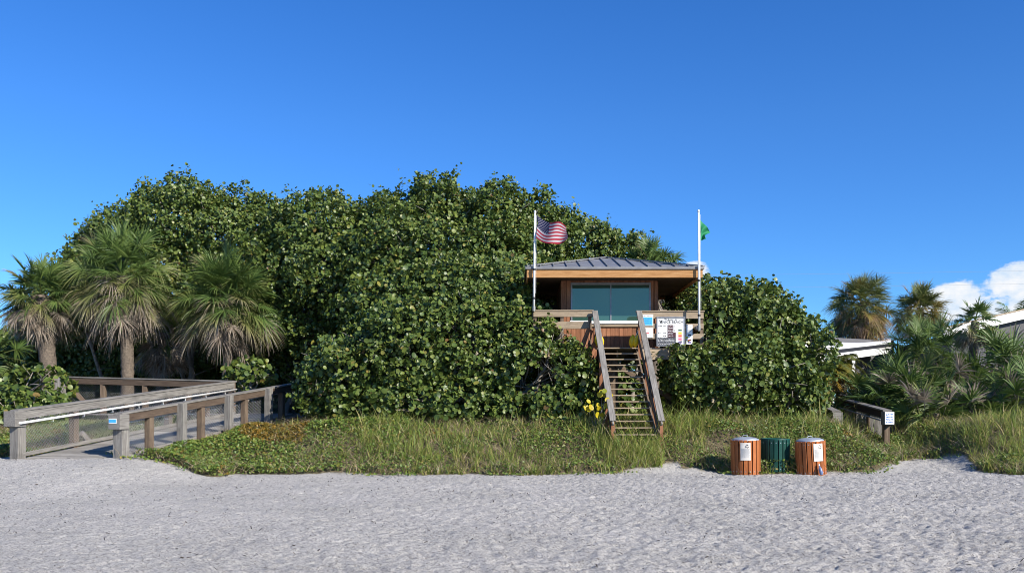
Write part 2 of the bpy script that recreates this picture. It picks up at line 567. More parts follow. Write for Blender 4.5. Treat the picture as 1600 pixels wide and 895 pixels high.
def vn(x, y, sc, seed=0):
    """smooth value noise -0.5..0.5"""
    u = x / sc + seed * 17.3
    v = y / sc + seed * 9.1
    i, j = np.floor(u).astype(int), np.floor(v).astype(int)
    fu, fv = u - i, v - j
    fu = fu * fu * (3 - 2 * fu)
    fv = fv * fv * (3 - 2 * fv)
    a = _LAT[i % 256, j % 256]; b = _LAT[(i + 1) % 256, j % 256]
    c = _LAT[i % 256, (j + 1) % 256]; d = _LAT[(i + 1) % 256, (j + 1) % 256]
    return (a * (1 - fu) + b * fu) * (1 - fv) + (c * (1 - fu) + d * fu) * fv - 0.5


def path_c(y):
    return 11.1 + 0.06 * (y - 22)


def ground(x, y):
    x = np.asarray(x, float); y = np.asarray(y, float)
    dune = 1.1 * sst(22.2, 25.6, y)
    dune = dune * (1 - 0.18 * sst(-5.5, -7.5, x))
    pw = np.exp(-((x - path_c(y)) / 1.5) ** 4) * (1 - sst(27, 31, y))
    dune = dune * (1 - 0.8 * pw)
    left = 0.44 * sst(15.5, 20.6, y) * sst(-6.5, -9.3, x)
    z = dune + left * (1 - dune / 1.1)
    z = z + 0.10 * vn(x, y, 3.1, 2) * sst(22.5, 25, y) + 0.05 * vn(x, y, 2.2, 5)
    z = z - 0.25 * sst(34, 60, y)
    return z


# front edge of the vegetation, photo pixels turned to distances
EDGE = np.array([(-400, 18.6), (20, 21.5), (172, 21.6), (182, 21.0), (265, 21.4), (325, 20.6), (345, 20.8), (370, 21.9), (560, 22.4), (700, 22.0), (860, 22.2),
                 (960, 22.6), (1020, 22.8), (1040, 23.2), (1058, 23.2), (1066, 22.6), (1120, 22.3), (1300, 22.3), (1375, 22.6), (1402, 23.4),
                 (1412, 24.6), (1440, 25.2), (1480, 25.0), (1502, 24.4), (1530, 22.9), (1570, 22.2), (1640, 21.2), (2400, 20.5)], float)


def veg(x, y, out=0.0):
    """1 where plants grow"""
    px = CXP + F * x / np.maximum(y, 1)
    e = np.interp(px, np.sort(EDGE[:, 0]), EDGE[np.argsort(EDGE[:, 0]), 1])
    e = e + 0.5 * vn(x, y, 0.9, 7) + 0.3 * vn(x, y, 0.3, 8)
    e = e - out
    v = sst(e - 0.05, e + 0.25, y)
    ramp_ = (y > 20) & (y < 30) & on_ramp(x, y)
    v = np.where(ramp_, 0, v)
    pth = sst(0.95, 0.45, np.abs(x - path_c(y)) + 0.5 * vn(x, y, 0.6, 3)) * (y < 24.8)
    return v * (1 - pth)


RU = np.array([0.2556, 0.9668])                   # direction the ramp climbs
RP0 = np.array([-9.2, 21.0])                      # foot of its right railing
RL0 = np.array([-11.52, 20.8])                    # foot of its left railing


def on_ramp(x, y):
    a = (x - RP0[0]) * RU[1] - (y - RP0[1]) * RU[0]
    b = (x - RL0[0]) * RU[1] - (y - RL0[1]) * RU[0]
    return (a < 0.08) & (b > -0.08)


def make_ground():
    xs = np.concatenate([-np.geomspace(900, 20, 26), np.arange(-19.5, -13.6, 0.25), np.arange(-13.5, 16.5, 0.034), np.arange(16.6, 22, 0.25), np.geomspace(23, 900, 26)])
    ys = np.concatenate([-np.geomspace(400, 3, 14), np.arange(0, 7.4, 0.5)])
    y = 7.6
    far = []
    while y < 27:
        far.append(y)
        y += 0.020 + (y - 7.6) * 0.0030
    ys = np.concatenate([ys, far, np.arange(27.2, 46, 0.4), np.geomspace(47, 2500, 34)])
    X, Y = np.meshgrid(xs, ys)
    Z = ground(X, Y)
    beach = (1 - sst(21.5, 24.0, Y) * (1 - np.exp(-((X - path_c(Y)) / 1.4) ** 2))) * sst(5, 7, Y) * (np.abs(X) < 17)
    # trampled sand: overlapping hollows with raised rims
    a = vn(X + 0.3 * vn(X, Y, 0.5, 21), Y, 0.42, 11)
    b = vn(X, Y + 0.2 * vn(X, Y, 0.4, 22), 0.21, 12)
    c = vn(X, Y, 0.085, 13)
    d = vn(X + 0.02 * c, Y, 0.048, 14)
    hol = -np.maximum(0, a - 0.08) * 0.13 + np.minimum(0.12, np.maximum(0, 0.1 - a)) * 0.03
    amp = 0.65 + 0.5 * sst(-8, 4, X)
    Z = Z + beach * amp * (0.32 * hol + 0.016 * b + 0.030 * c + 0.042 * d + 0.04 * vn(X, Y, 1.6, 15))
    n, mcol = len(ys), len(xs)
    idx = np.arange(n * mcol).reshape(n, mcol)
    q = np.stack([idx[:-1, :-1], idx[:-1, 1:], idx[1:, 1:], idx[1:, :-1]], -1).reshape(-1, 4)
    m = mat('sand', (0.5, 0.48, 0.45), 0.95, spec=0.15)
    nt = m.node_tree
    L = nt.links.new
    bs = nt.nodes['Principled BSDF']
    geo = nd(nt, 'ShaderNodeNewGeometry')
    n1 = nd(nt, 'ShaderNodeTexNoise', ins={'Scale': 26.0, 'Detail': 5.0, 'Roughness': 0.8})
    n2 = nd(nt, 'ShaderNodeTexNoise', ins={'Scale': 0.5, 'Detail': 3.0})
    n3 = nd(nt, 'ShaderNodeTexNoise', ins={'Scale': 42.0, 'Detail': 4.0, 'Roughness': 0.8})
    n4 = nd(nt, 'ShaderNodeTexNoise', ins={'Scale': 6.0, 'Detail': 8.0, 'Roughness': 0.75})
    for k in (n1, n2, n3, n4):
        L(geo.outputs['Position'], k.inputs['Vector'])
    c1 = ramp(nt, n2.outputs[0], [(0.3, (0.52, 0.50, 0.455)), (0.7, (0.64, 0.61, 0.555))])
    dk = nd(nt, 'ShaderNodeMapRange', ins={1: 0.50, 2: 0.60, 3: 0.0, 4: 0.7})
    L(n1.outputs[0], dk.inputs[0])
    mx = nd(nt, 'ShaderNodeMix', data_type='RGBA')
    L(dk.outputs[0], mx.inputs[0]); L(c1, mx.inputs[6]); mx.inputs[7].default_value = (0.20, 0.19, 0.175, 1)
    sp = nd(nt, 'ShaderNodeMapRange', ins={1: 0.52, 2: 0.64, 3: 0.0, 4: 0.72})
    L(n3.outputs[0], sp.inputs[0])
    mx2 = nd(nt, 'ShaderNodeMix', data_type='RGBA')
    L(sp.outputs[0], mx2.inputs[0]); L(mx.outputs[2], mx2.inputs[6]); mx2.inputs[7].default_value = (0.14, 0.13, 0.12, 1)
    va = nd(nt, 'ShaderNodeAttribute', attribute_name='veg')
    so = ramp(nt, n4.outputs[0], [(0.35, (0.10, 0.085, 0.045)), (0.65, (0.26, 0.215, 0.125))])
    mx3 = nd(nt, 'ShaderNodeMix', data_type='RGBA')
    L(va.outputs['Fac'], mx3.inputs[0]); L(mx2.outputs[2], mx3.inputs[6]); L(so, mx3.inputs[7])
    L(mx3.outputs[2], bs.inputs['Base Color'])
    ad = nd(nt, 'ShaderNodeMath', operation='MULTIPLY_ADD', ins={1: 0.9})
    L(n3.outputs[0], ad.inputs[0]); L(n1.outputs[0], ad.inputs[2])
    bp = nd(nt, 'ShaderNodeBump', ins={'Strength': 1.0, 'Distance': 0.03})
    L(ad.outputs[0], bp.inputs['Height']); L(bp.outputs[0], bs.inputs['Normal'])
    o = np_mesh('ground', np.stack([X.ravel(), Y.ravel(), Z.ravel()], -1), [q], m, smooth=True, attrs={'veg': veg(X, Y).ravel()})
    tag(o, 'pale trampled beach sand rising into the dune', 'sand', kind='structure')


make_ground()


def gz(x, y):
    return float(ground(np.array([x]), np.array([y]))[0])


# ------------------------------------------------------------------ lifeguard tower
DZ = 3.46                                          # deck level
TX0, TX1 = 0.62, 5.76                              # deck sides
DF, DB = 26.9, 31.4                                # deck front and back
CX0, CX1, CF, CB = 1.53, 4.52, 27.8, 30.7          # cabin
RX0, RX1, RF, RB = 0.44, 5.66, 26.6, 31.9          # roof edge


def tower():
    root = thing('lifeguard_tower', ((TX0 + TX1) / 2, (DF + DB) / 2, gz(3, 29)), 'raised cedar lifeguard tower with grey hip roof and wooden stairs', 'lifeguard tower')
    # deck: boards and rim joists
    d = MB()
    y = DF
    while y < DB - 0.05:
        d.box(TX0, TX1, y + 0.004, y + 0.136, DZ - 0.04, DZ, 0)
        y += 0.142
    d.build('deck', M['grey_wood'], root, bevel=0.004)
    j = MB()
    j.box(TX0, 2.46, DF - 0.045, DF - 0.002, DZ - 0.27, DZ - 0.045, 0)
    j.box(3.86, TX1, DF - 0.045, DF - 0.002, DZ - 0.36, DZ - 0.045, 0)
    j.box(TX0 - 0.045, TX0 - 0.003, DF, DB, DZ - 0.27, DZ - 0.045, 1)
    j.box(TX1 + 0.003, TX1 + 0.045, DF, DB, DZ - 0.27, DZ - 0.045, 1)
    for k in range(7):
        x = TX0 + 0.3 + k * 0.75
        j.box(x, x + 0.045, DF + 0.25, DB - 0.05, DZ - 0.26, DZ - 0.045, 1)
    j.build('rim_joist', M['pale_wood'], root, bevel=0.004)
    for x in (0.95, 3.05, 5.4):
        for yy in (27.4, 30.9):
            p = MB()
            p.box(x - 0.1, x + 0.1, yy - 0.1, yy + 0.1, gz(x, yy) - 0.3, DZ - 0.29, 2)
            p.build('support_post', M['brown_wood'], root, bevel=0.008)
    for pa, pb, wd in (((0.95, 27.28, 1.6), (3.05, 27.28, 3.05), 0.14), ((5.4, 27.28, 1.6), (3.05, 27.24, 3.05), 0.14),
                       ((2.62, 28.6, 1.0), (2.62, 28.6, 3.2), 0.14), ((3.3, 28.4, 1.0), (3.3, 28.4, 3.2), 0.1)):
        b = MB()
        b.bar(pa, pb, 0.05 if pa[2] > 1.2 else wd, wd)
        b.build('brace', M['brown_wood'], root, bevel=0.005)
    # cabin walls: vertical boards, window opening in the front one
    WX0, WX1, WZ0, WZ1 = 1.85, 4.27, 4.36, 5.52
    w = MB()

    def vboards(x0, x1, y0, y1, z0, z1, along='x'):
        a0, a1 = (x0, x1) if along == 'x' else (y0, y1)
        n = max(1, round((a1 - a0) / 0.135))
        s = (a1 - a0) / n
        for i in range(n):
            p = a0 + i * s
            pr = random.uniform(-0.003, 0.003)
            if along == 'x':
                w.box(p + 0.004, p + s - 0.004, y0 + pr, y1, z0, z1, 2)
            else:
                w.box(x0, x1, p + 0.004, p + s - 0.004, z0, z1, 2)
    zt = 5.60
    vboards(CX0, WX0, CF, CF + 0.04, DZ, zt)
    vboards(WX1, CX1, CF, CF + 0.04, DZ, zt)
    vboards(WX0, WX1, CF, CF + 0.04, DZ, WZ0)
    vboards(WX0, WX1, CF, CF + 0.04, WZ1, zt)
    vboards(CX0, CX1, CB - 0.04, CB, DZ, zt)
    vboards(CX0, CX0 + 0.04, CF + 0.045, CB - 0.045, DZ, zt, 'y')
    vboards(CX1 - 0.04, CX1, CF + 0.045, CB - 0.045, DZ, zt, 'y')
    w.build('wall', M['cedar'], root, bevel=0.004)
    li = MB()                                       # inner lining closes the gaps between boards
    li.box(CX0 + 0.05, WX0 - 0.002, CF + 0.043, CF + 0.06, DZ + 0.01, zt)
    li.box(WX1 + 0.002, CX1 - 0.05, CF + 0.043, CF + 0.06, DZ + 0.01, zt)
    li.box(WX0, WX1, CF + 0.043, CF + 0.06, DZ + 0.01, WZ0 - 0.01)
    li.box(CX0 + 0.05, CX1 - 0.05, CB - 0.07, CB - 0.045, DZ + 0.01, zt)
    li.box(CX0 + 0.045, CX0 + 0.06, CF + 0.065, CB - 0.075, DZ + 0.01, zt)
    li.box(CX1 - 0.06, CX1 - 0.045, CF + 0.065, CB - 0.075, DZ + 0.01, zt)
    li.build('lining', M['dark_wood'], root)
    for x in (CX0 - 0.012, CX1 - 0.09):
        ct = MB()
        ct.box(x, x + 0.10, CF - 0.028, CF - 0.004, DZ, zt - 0.01, 2)
        ct.build('corner_board', M['cedar'], root, bevel=0.004)
    # window
    fr = MB()
    t = 0.05
    fr.box(WX0 - 0.03, WX1 + 0.03, CF - 0.03, CF + 0.03, WZ1 - t, WZ1 + 0.02)
    fr.box(WX0 - 0.03, WX0 + t - 0.03, CF - 0.03, CF + 0.03, WZ0, WZ1 - t - 0.001)
    fr.box(WX1 - t + 0.03, WX1 + 0.03, CF - 0.03, CF + 0.03, WZ0, WZ1 - t - 0.001)
    mxx = (WX0 + WX1) / 2 + 0.0
    fr.box(mxx - 0.022, mxx + 0.022, CF - 0.028, CF + 0.03, WZ0 + 0.002, WZ1 - t - 0.001)
    win = fr.build('window', M['grey_frame'], root, bevel=0.004)
    si = MB()
    si.box(WX0 - 0.06, WX1 + 0.06, CF - 0.085, CF + 0.03, WZ0 - 0.10, WZ0 - 0.002)
    si.build('sill', M['white_paint'], win, bevel=0.004)
    ap = MB()
    ap.box(WX0 - 0.1, WX1 + 0.1, CF - 0.05, CF - 0.006, WZ0 - 0.19, WZ0 - 0.102)
    ap.build('apron', M['pale_wood'], win, bevel=0.003)
    for a, b_ in ((WX0 + 0.02, mxx - 0.023), (mxx + 0.023, WX1 - 0.02)):
        g = MB()
        g.box(a, b_, CF - 0.006, CF + 0.004, WZ0 + 0.001, WZ1 - t)
        g.build('pane', M['glass'], win)
    # dark screen wall at the left of the cabin, under the eave
    s = MB()
    s.box(0.72, 1.50, 29.2, 29.25, DZ, 5.02, 2)
    s.build('screen_wall', M['dark_wood'], root)
    sl = MB()
    sl.box(0.66, 0.72, 27.5, 29.2, DZ, 4.9, 1)
    sl.build('screen_wall', M['dark_wood'], root)
    # roof: hip with standing seams
    cx, cy, ez, az_ = (RX0 + RX1) / 2, (RF + RB) / 2, 5.83, 6.55
    r = MB()
    c = [(RX0 - 0.03, RF - 0.03, ez), (RX1 + 0.03, RF - 0.03, ez), (RX1 + 0.03, RB + 0.03, ez), (RX0 - 0.03, RB + 0.03, ez)]
    lo = [(x, y, z - 0.03) for x, y, z in c]
    r.add(c + [(cx, cy, az_)] + lo + [(cx, cy, az_ - 0.035)],
          [(0, 1, 4), (1, 2, 4), (2, 3, 4), (3, 0, 4), (0, 5, 6, 1), (1, 6, 7, 2), (2, 7, 8, 3), (3, 8, 5, 0), (6, 5, 9), (7, 6, 9), (8, 7, 9), (5, 8, 9)])
    ro = r.build('roof', M['roof'], root)
    se = MB()
    n = 13
    for k in range(1, n):
        f = k / n
        q = 1 - abs(2 * f - 1)
        x = RX0 + (RX1 - RX0) * f
        yv = RF + (RB - RF) * f
        zt_ = ez + (az_ - ez) * q
        se.bar((x, RF, ez + 0.022), (x, RF + (cy - RF) * q, zt_ + 0.022), 0.03, 0.05)
        se.bar((x, RB, ez + 0.022), (x, RB - (RB - cy) * q, zt_ + 0.022), 0.03, 0.05)
        se.bar((RX0, yv, ez + 0.022), (RX0 + (cx - RX0) * q, yv, zt_ + 0.022), 0.03, 0.05)
        se.bar((RX1, yv, ez + 0.022), (RX1 - (RX1 - cx) * q, yv, zt_ + 0.022), 0.03, 0.05)
    se.build('seam', M['roof'], ro)
    hp = MB()
    for p in c:
        hp.bar((p[0], p[1], p[2] + 0.03), (cx, cy, az_ + 0.03), 0.12, 0.035)
    hp.build('hip_cap', M['roof'], ro)
    dr = MB()
    dr.box(RX0 - 0.04, RX1 + 0.04, RF - 0.045, RF - 0.033, ez - 0.06, ez + 0.004)
    dr.box(RX0 - 0.045, RX0 - 0.033, RF - 0.03, RB + 0.03, ez - 0.06, ez + 0.004, 1)
    dr.box(RX1 + 0.033, RX1 + 0.045, RF - 0.03, RB + 0.03, ez - 0.06, ez + 0.004, 1)
    dr.build('drip_edge', M['roof'], ro)
    fa = MB()
    fa.box(RX0, RX1, RF, RF + 0.045, 5.52, 5.795, 0)
    fa.box(RX0, RX1, RB - 0.045, RB, 5.52, 5.795, 0)
    fa.box(RX0, RX0 + 0.045, RF + 0.047, RB - 0.047, 5.52, 5.795, 1)
    fa.box(RX1 - 0.045, RX1, RF + 0.047, RB - 0.047, 5.52, 5.795, 1)
    fa.build('fascia', M['fascia'], root, bevel=0.005)
    sf = MB()
    y = RF + 0.05
    while y < RB - 0.15:
        sf.box(RX0 + 0.05, RX1 - 0.05, y, y + 0.135, 5.605, 5.625, 0)
        y += 0.14
    sf.build('soffit', M['soffit'], root)
    # deck railing, front left, front right and the two sides
    def rail_board(*a):
        rl = MB()
        rl.box(*a)
        rl.build('rail_board', M['pale_wood'], root, bevel=0.006)
    X0, X1, X2, X3 = 0.64, 2.42, 3.86, 5.74
    rail_board(X0, X1, DF - 0.065, DF - 0.025, 4.38, 4.55, 0)
    rail_board(X0, X1 - 0.12, DF - 0.065, DF - 0.025, 4.02, 4.24, 0)
    rail_board(X2 - 0.12, X3, DF - 0.065, DF - 0.025, 4.33, 4.53, 0)
    rail_board(X2, X3, DF - 0.065, DF - 0.025, 4.03, 4.18, 0)
    rail_board(X2, X3, DF - 0.065, DF - 0.025, 3.72, 3.88, 0)
    rail_board(X0 - 0.02, X1 + 0.02, DF - 0.09, DF + 0.10, 4.552, 4.59, 0)
    rail_board(X2 - 0.14, X3 + 0.03, DF - 0.09, DF + 0.10, 4.532, 4.57, 0)
    for z0, z1 in ((4.36, 4.54), (4.0, 4.16), (3.68, 3.84)):
        rail_board(TX1 - 0.03, TX1 + 0.01, DF + 0.10, DB, z0, z1, 1)
        rail_board(TX0 - 0.01, TX0 + 0.03, DF + 0.10, DB, z0, z1, 1)
    for x in (X0 + 0.05, 1.5, X1 - 0.08, X2 + 0.06, 4.8, X3 - 0.05):
        p = MB()
        p.box(x - 0.05, x + 0.05, DF - 0.022, DF + 0.078, DZ - 0.0, 4.50, 2)
        p.build('railing_post', M['brown_wood'], root, bevel=0.005)
    # staircase
    st = MB()
    tl, bl = np.array((2.58, DF - 0.06, DZ - 0.12)), np.array((2.76, 23.95, 0.66))
    tr, br = np.array((3.72, DF - 0.06, DZ - 0.12)), np.array((3.88, 23.95, 0.66))
    st.bar(tl, bl, 0.05, 0.26)
    st.bar(tr, br, 0.05, 0.26)
    stair = st.build('staircase', M['brown_wood'], root, bevel=0.005)
    n = 15
    for k in range(n):
        f = (k + 0.25) / n
        a, b_ = tl + (bl - tl) * f, tr + (br - tr) * f
        tm = MB()
        z = a[2] + 0.14
        tm.bar((a[0] + 0.028, a[1] - 0.02, z), (b_[0] - 0.028, b_[1] - 0.02, z), 0.25, 0.034)
        tm.build('tread', M['pale_wood'], stair, bevel=0.004)
    for (x0, x1, nm) in ((2.47, 2.70, 'l'), (3.79, 4.0, 'r')):
        h = MB()
        top, bot = np.array((x0, DF - 0.15, 4.55)), np.array((x1, 23.95, 1.30))
        h.bar(top, bot, 0.17, 0.05)
        dr_ = (bot - top) / np.linalg.norm(bot - top)
        h.bar(top + (0, 0, -0.13), bot + (0, 0, -0.13), 0.045, 0.16)
        h.build('handrail', M['grey_wood'], stair, bevel=0.006)
        h2 = MB()
        dx = 0.05 if nm == 'l' else -0.07
        h2.bar(top + (dx, 0, -0.55), bot + (dx, 0.0, -0.35), 0.04, 0.13)
        h2.build('guard_rail', M['brown_wood'], stair, bevel=0.005)
        for f in (0.03, 0.36, 0.68, 0.985):
            c_ = top + (bot - top) * f
            gp = MB()
            zb = max(gz(c_[0], c_[1]) - 0.2, c_[2] - 1.35)
            gp.box(c_[0] - 0.045, c_[0] + 0.045, c_[1] - 0.045, c_[1] + 0.045, zb, c_[2] - 0.08, 2)
            gp.build('baluster_post', M['cedar'], stair, bevel=0.005)
    # small landing return left of the stairs with sloped cedar boards
    for pa, pb, wd in (((2.34, 26.75, 4.0), (1.98, 26.55, 3.15), 0.22), ((2.52, 26.6, 3.62), (2.14, 26.5, 2.9), 0.2)):
        lr = MB()
        lr.bar(pa, pb, 0.04, wd)
        lr.build('side_board', M['cedar'], root, bevel=0.004)
    return root


tower()


def yellow_pad(p, label, fl):
    root = thing('rescue_pad', p, label, 'yellow pad', 'yellow pads at the top of the stairs')
    m = MB()
    for s in (-1, 1):
        pts = [np.array(p) + (fl * 0.05 * s + fl * 0.06 * k / 4, -0.03 * s, -0.19 + 0.38 * k / 4) for k in range(5)]
        m.tube(pts, [0.02, 0.075, 0.095, 0.08, 0.025], 12)
    m.build('pad', M['yellow'], root, smooth=True)
    t = MB()
    t.tube([np.array(p) + (0.06 * fl, -0.1, 0.1), np.array(p) + (0.1 * fl, -0.08, 0.22), np.array(p) + (0.16 * fl, 0.0, 0.3)], 0.008, 6)
    t.build('strap', M['white_pipe'], root)


yellow_pad(at(938, 533, 26.55), 'yellow pad hanging inside the left stair handrail', -1)
yellow_pad(at(989, 533, 26.5), 'yellow folded pad hanging inside the right stair handrail', 1)


# ------------------------------------------------------------------ signs on the railing
SY = DF - 0.072                                    # front face of the rail boards


def plate(px0, px1, py0, py1, d):
    a, b = at(px0, py1, d), at(px1, py0, d)
    return a[0], b[0], a[2], b[2]


def quad(mb, x0, x1, z0, z1, y, mi=0, th=0.002):
    mb.box(x0, x1, y - th, y, z0, z1, 0, mi)


def scribble(mb, x0, x1, z0, z1, y, rows, rng, h=0.5, mi=0):
    """rows of tiny letter strokes, too small in the photo to read"""
    rh = (z1 - z0) / rows
    for r in range(rows):
        zc = z1 - (r + 0.5) * rh
        x = x0
        while x < x1 - 0.008:
            wd = rng.uniform(0.01, 0.045)
            e = min(x + wd, x1)
            hh = rh * h * rng.uniform(0.6, 1.0) / 2
            dz = rng.uniform(-1, 1) * rh * 0.08
            mb.bar((x, y, zc + dz), (e, y, zc + dz + rng.uniform(-1, 1) * rh * 0.12), 0.002, hh * 2 * 0.6)
            x = e + rng.uniform(0.006, 0.02)


def signs():
    rng = random.Random(4)
    y = SY - 0.012
    # main board
    x0, x1, z0, z1 = plate(1025.5, 1070.5, 495, 541, y)
    root = thing('sign_board', ((x0 + x1) / 2, y, z0), 'framed white Welcome to Venice Beach conditions board on the tower railing', 'sign')
    f = MB()
    t = 0.035
    f.box(x0, x1, y - 0.03, y + 0.01, z1 - t, z1)
    f.box(x0, x1, y - 0.03, y + 0.01, z0, z0 + t)
    f.box(x0, x0 + t, y - 0.03, y + 0.01, z0 + t, z1 - t, 2)
    f.box(x1 - t, x1, y - 0.03, y + 0.01, z0 + t, z1 - t, 2)
    f.build('frame', M['grey_frame'], root, bevel=0.004)
    p = MB()
    p.box(x0 + t, x1 - t, y - 0.012, y + 0.008, z0 + t, z1 - t)
    face = p.build('face', M['white_paint'], root)
    ax0, ax1, az0, az1 = x0 + t, x1 - t, z0 + t, z1 - t
    w, h = ax1 - ax0, az1 - az0

    def U(u): return ax0 + u * w
    def V(v): return az1 - v * h
    yf = y - 0.0125
    q = MB(); quad(q, U(0.0), U(0.69), V(1.0), V(0.71), yf)
    q.build('chalk_panel', M['navy_panel'], root)
    q = MB(); quad(q, U(0.375), U(0.60), V(0.708), V(0.255), yf); quad(q, U(0.602), U(0.69), V(0.708), V(0.53), yf)
    q.build('chalk_panel', M['plum_panel'], root)
    q = MB()
    scribble(q, U(0.02), U(0.67), V(0.98), V(0.73), yf - 0.003, 5, rng, 0.55)
    scribble(q, U(0.40), U(0.59), V(0.69), V(0.28), yf - 0.003, 7, rng, 0.5)
    q.build('writing', M['chalk'], root)
    q = MB()
    for (u0, u1, v) in ((0.03, 0.17, 0.29), (0.22, 0.33, 0.29), (0.03, 0.14, 0.55), (0.22, 0.33, 0.55), (0.22, 0.33, 0.66)):
        scribble(q, U(u0), U(u1), V(v + 0.03), V(v - 0.03), yf - 0.001, 1, rng, 0.9)
    scribble(q, U(0.62), U(0.67), V(0.36), V(0.26), yf - 0.001, 1, rng, 0.6)
    scribble(q, U(0.62), U(0.67), V(0.50), V(0.40), yf - 0.001, 1, rng, 0.6)
    q.build('writing', M['ink'], root)
    q = MB(); scribble(q, U(0.77), U(0.93), V(0.42), V(0.29), yf - 0.001, 4, rng, 0.5)
    q.build('writing', M['greyink'], root)
    for v, mm in ((0.45, 'swatch_green'), (0.555, 'swatch_yellow'), (0.66, 'swatch_red'), (0.775, 'swatch_pink'), (0.895, 'swatch_purple')):
        q = MB()
        hh = 0.026 if mm in ('swatch_green', 'swatch_purple') else 0.042
        quad(q, U(0.785), U(0.915), V(v + hh), V(v - hh), yf)
        q.build('colour_swatch', M[mm], root)
    text_mesh('Welcome to', 0.075, (U(0.5), yf - 0.002, V(0.055)), M['ink'], root, 'lettering', 0.002)
    text_mesh('V', 0.14, (U(0.125), yf - 0.002, V(0.145)), M['ink'], root, 'lettering', 0.006)
    text_mesh('ENICE BEACH', 0.108, (U(0.545), yf - 0.002, V(0.15)), M['ink'], root, 'lettering', 0.001, 1.02)
    # blue sign
    x0, x1, z0, z1 = plate(1002, 1020.5, 491, 509, y)
    root = thing('sign', ((x0 + x1) / 2, y, z0), 'small white sign with sky blue panel left of the welcome board', 'sign')
    p = MB(); p.box(x0, x1, y - 0.01, y + 0.008, z0, z1); p.build('face', M['white_paint'], root, bevel=0.002)
    q = MB(); quad(q, x0 + 0.02, x1 - 0.02, z0 + 0.02, z1 - 0.085, y - 0.0105); q.build('blue_panel', M['blueboard'], root)
    q = MB(); scribble(q, x0 + 0.03, x1 - 0.03, z1 - 0.075, z1 - 0.015, y - 0.0125, 1, rng, 0.7); q.build('writing', M['greyink'], root)
    q = MB(); scribble(q, x0 + 0.05, x1 - 0.05, z0 + 0.06, z1 - 0.11, y - 0.0135, 3, rng, 0.4); q.build('writing', M['deepblue'], root)
    # white notice under it
    x0, x1, z0, z1 = plate(1004, 1020.5, 511.5, 527.5, y)
    root = thing('notice', ((x0 + x1) / 2, y, z0), 'white notice with a red line below the sky blue sign', 'sign')
    p = MB(); p.box(x0, x1, y - 0.01, y + 0.008, z0, z1); p.build('face', M['white_paint'], root, bevel=0.002)
    q = MB(); scribble(q, x0 + 0.02, x1 - 0.02, z0 + 0.17, z1 - 0.02, y - 0.011, 3, rng, 0.4)
    scribble(q, x0 + 0.16, x1 - 0.02, z0 + 0.02, z0 + 0.07, y - 0.011, 1, rng, 0.8); q.build('writing', M['greyink'], root)
    q = MB(); quad(q, x0 + 0.02, x0 + 0.19, z0 + 0.125, z0 + 0.15, y - 0.0105); q.build('red_line', M['redink'], root)
    # flag key at the right
    x0, x1, z0, z1 = plate(1072.5, 1082, 507.5, 538, y)
    root = thing('flag_key_sign', ((x0 + x1) / 2, y, z0), 'narrow white sign with dark bars right of the welcome board', 'sign')
    p = MB(); p.box(x0, x1, y - 0.01, y + 0.008, z0, z1); p.build('face', M['white_paint'], root, bevel=0.002)
    hh = z1 - z0
    for v, mm in ((0.29, 'greyink'), (0.52, 'ink'), (0.78, 'redink'), (0.90, 'swatch_purple')):
        q = MB(); quad(q, x0 + 0.045, x1 - 0.045, z1 - (v + 0.035) * hh, z1 - (v - 0.035) * hh, y - 0.0105); q.build('colour_bar', M[mm], root)
    q = MB(); scribble(q, x0 + 0.03, x1 - 0.03, z1 - 0.2 * hh, z1 - 0.08 * hh, y - 0.0115, 2, rng, 0.5); q.build('writing', M['greyink'], root)


signs()


# ------------------------------------------------------------------ flagpoles and flags
def flagpole(p0, p1, label):
    root = thing('flagpole', p0, label, 'flagpole', 'flagpoles on the tower')
    p0, p1 = np.array(p0), np.array(p1)
    m = MB()
    m.tube([p0, p0 + (p1 - p0) * 0.5, p1], [0.034, 0.032, 0.026], 12)
    m.build('pole', M['white_paint'], root, smooth=True)
    c = MB()
    c.lathe([(0.0, 0.05), (0.03, 0.03), (0.036, 0.0), (0.03, -0.03), (0.0, -0.03)], 12, p1)
    c.build('finial', M['white_paint'], root, smooth=True)
    b = MB()
    for f in (0.13, 0.42):
        q = p0 + (p1 - p0) * f
        b.tube([q + (0, 0, -0.03), q + (0, 0, 0.03)], 0.044, 12)
    b.build('clamp', M['black'], root)
    k = MB()
    q = p0 + (p1 - p0) * 0.03
    k.box(q[0] - 0.05, q[0] + 0.05, q[1] + 0.03, DF - 0.066, q[2] - 0.06, q[2] + 0.06, 1)
    k.build('bracket', M['grey_frame'], root, bevel=0.004)
    l = MB()
    h0 = p0 + (p1 - p0) * 0.18 + (0.05, -0.02, 0)
    l.tube([h0, p1 + (0.045, -0.02, -0.1)], 0.004, 5)
    l.build('halyard', M['white_pipe'], root)
    return root


FPY = 26.5
flagpole(at(834, 486, FPY), at(836, 331, FPY), 'white flagpole at the left corner of the tower flying the striped flag')
flagpole(at(1092.5, 517, FPY), at(1091.5, 330, FPY), 'white flagpole at the right corner of the tower flying a green flag')


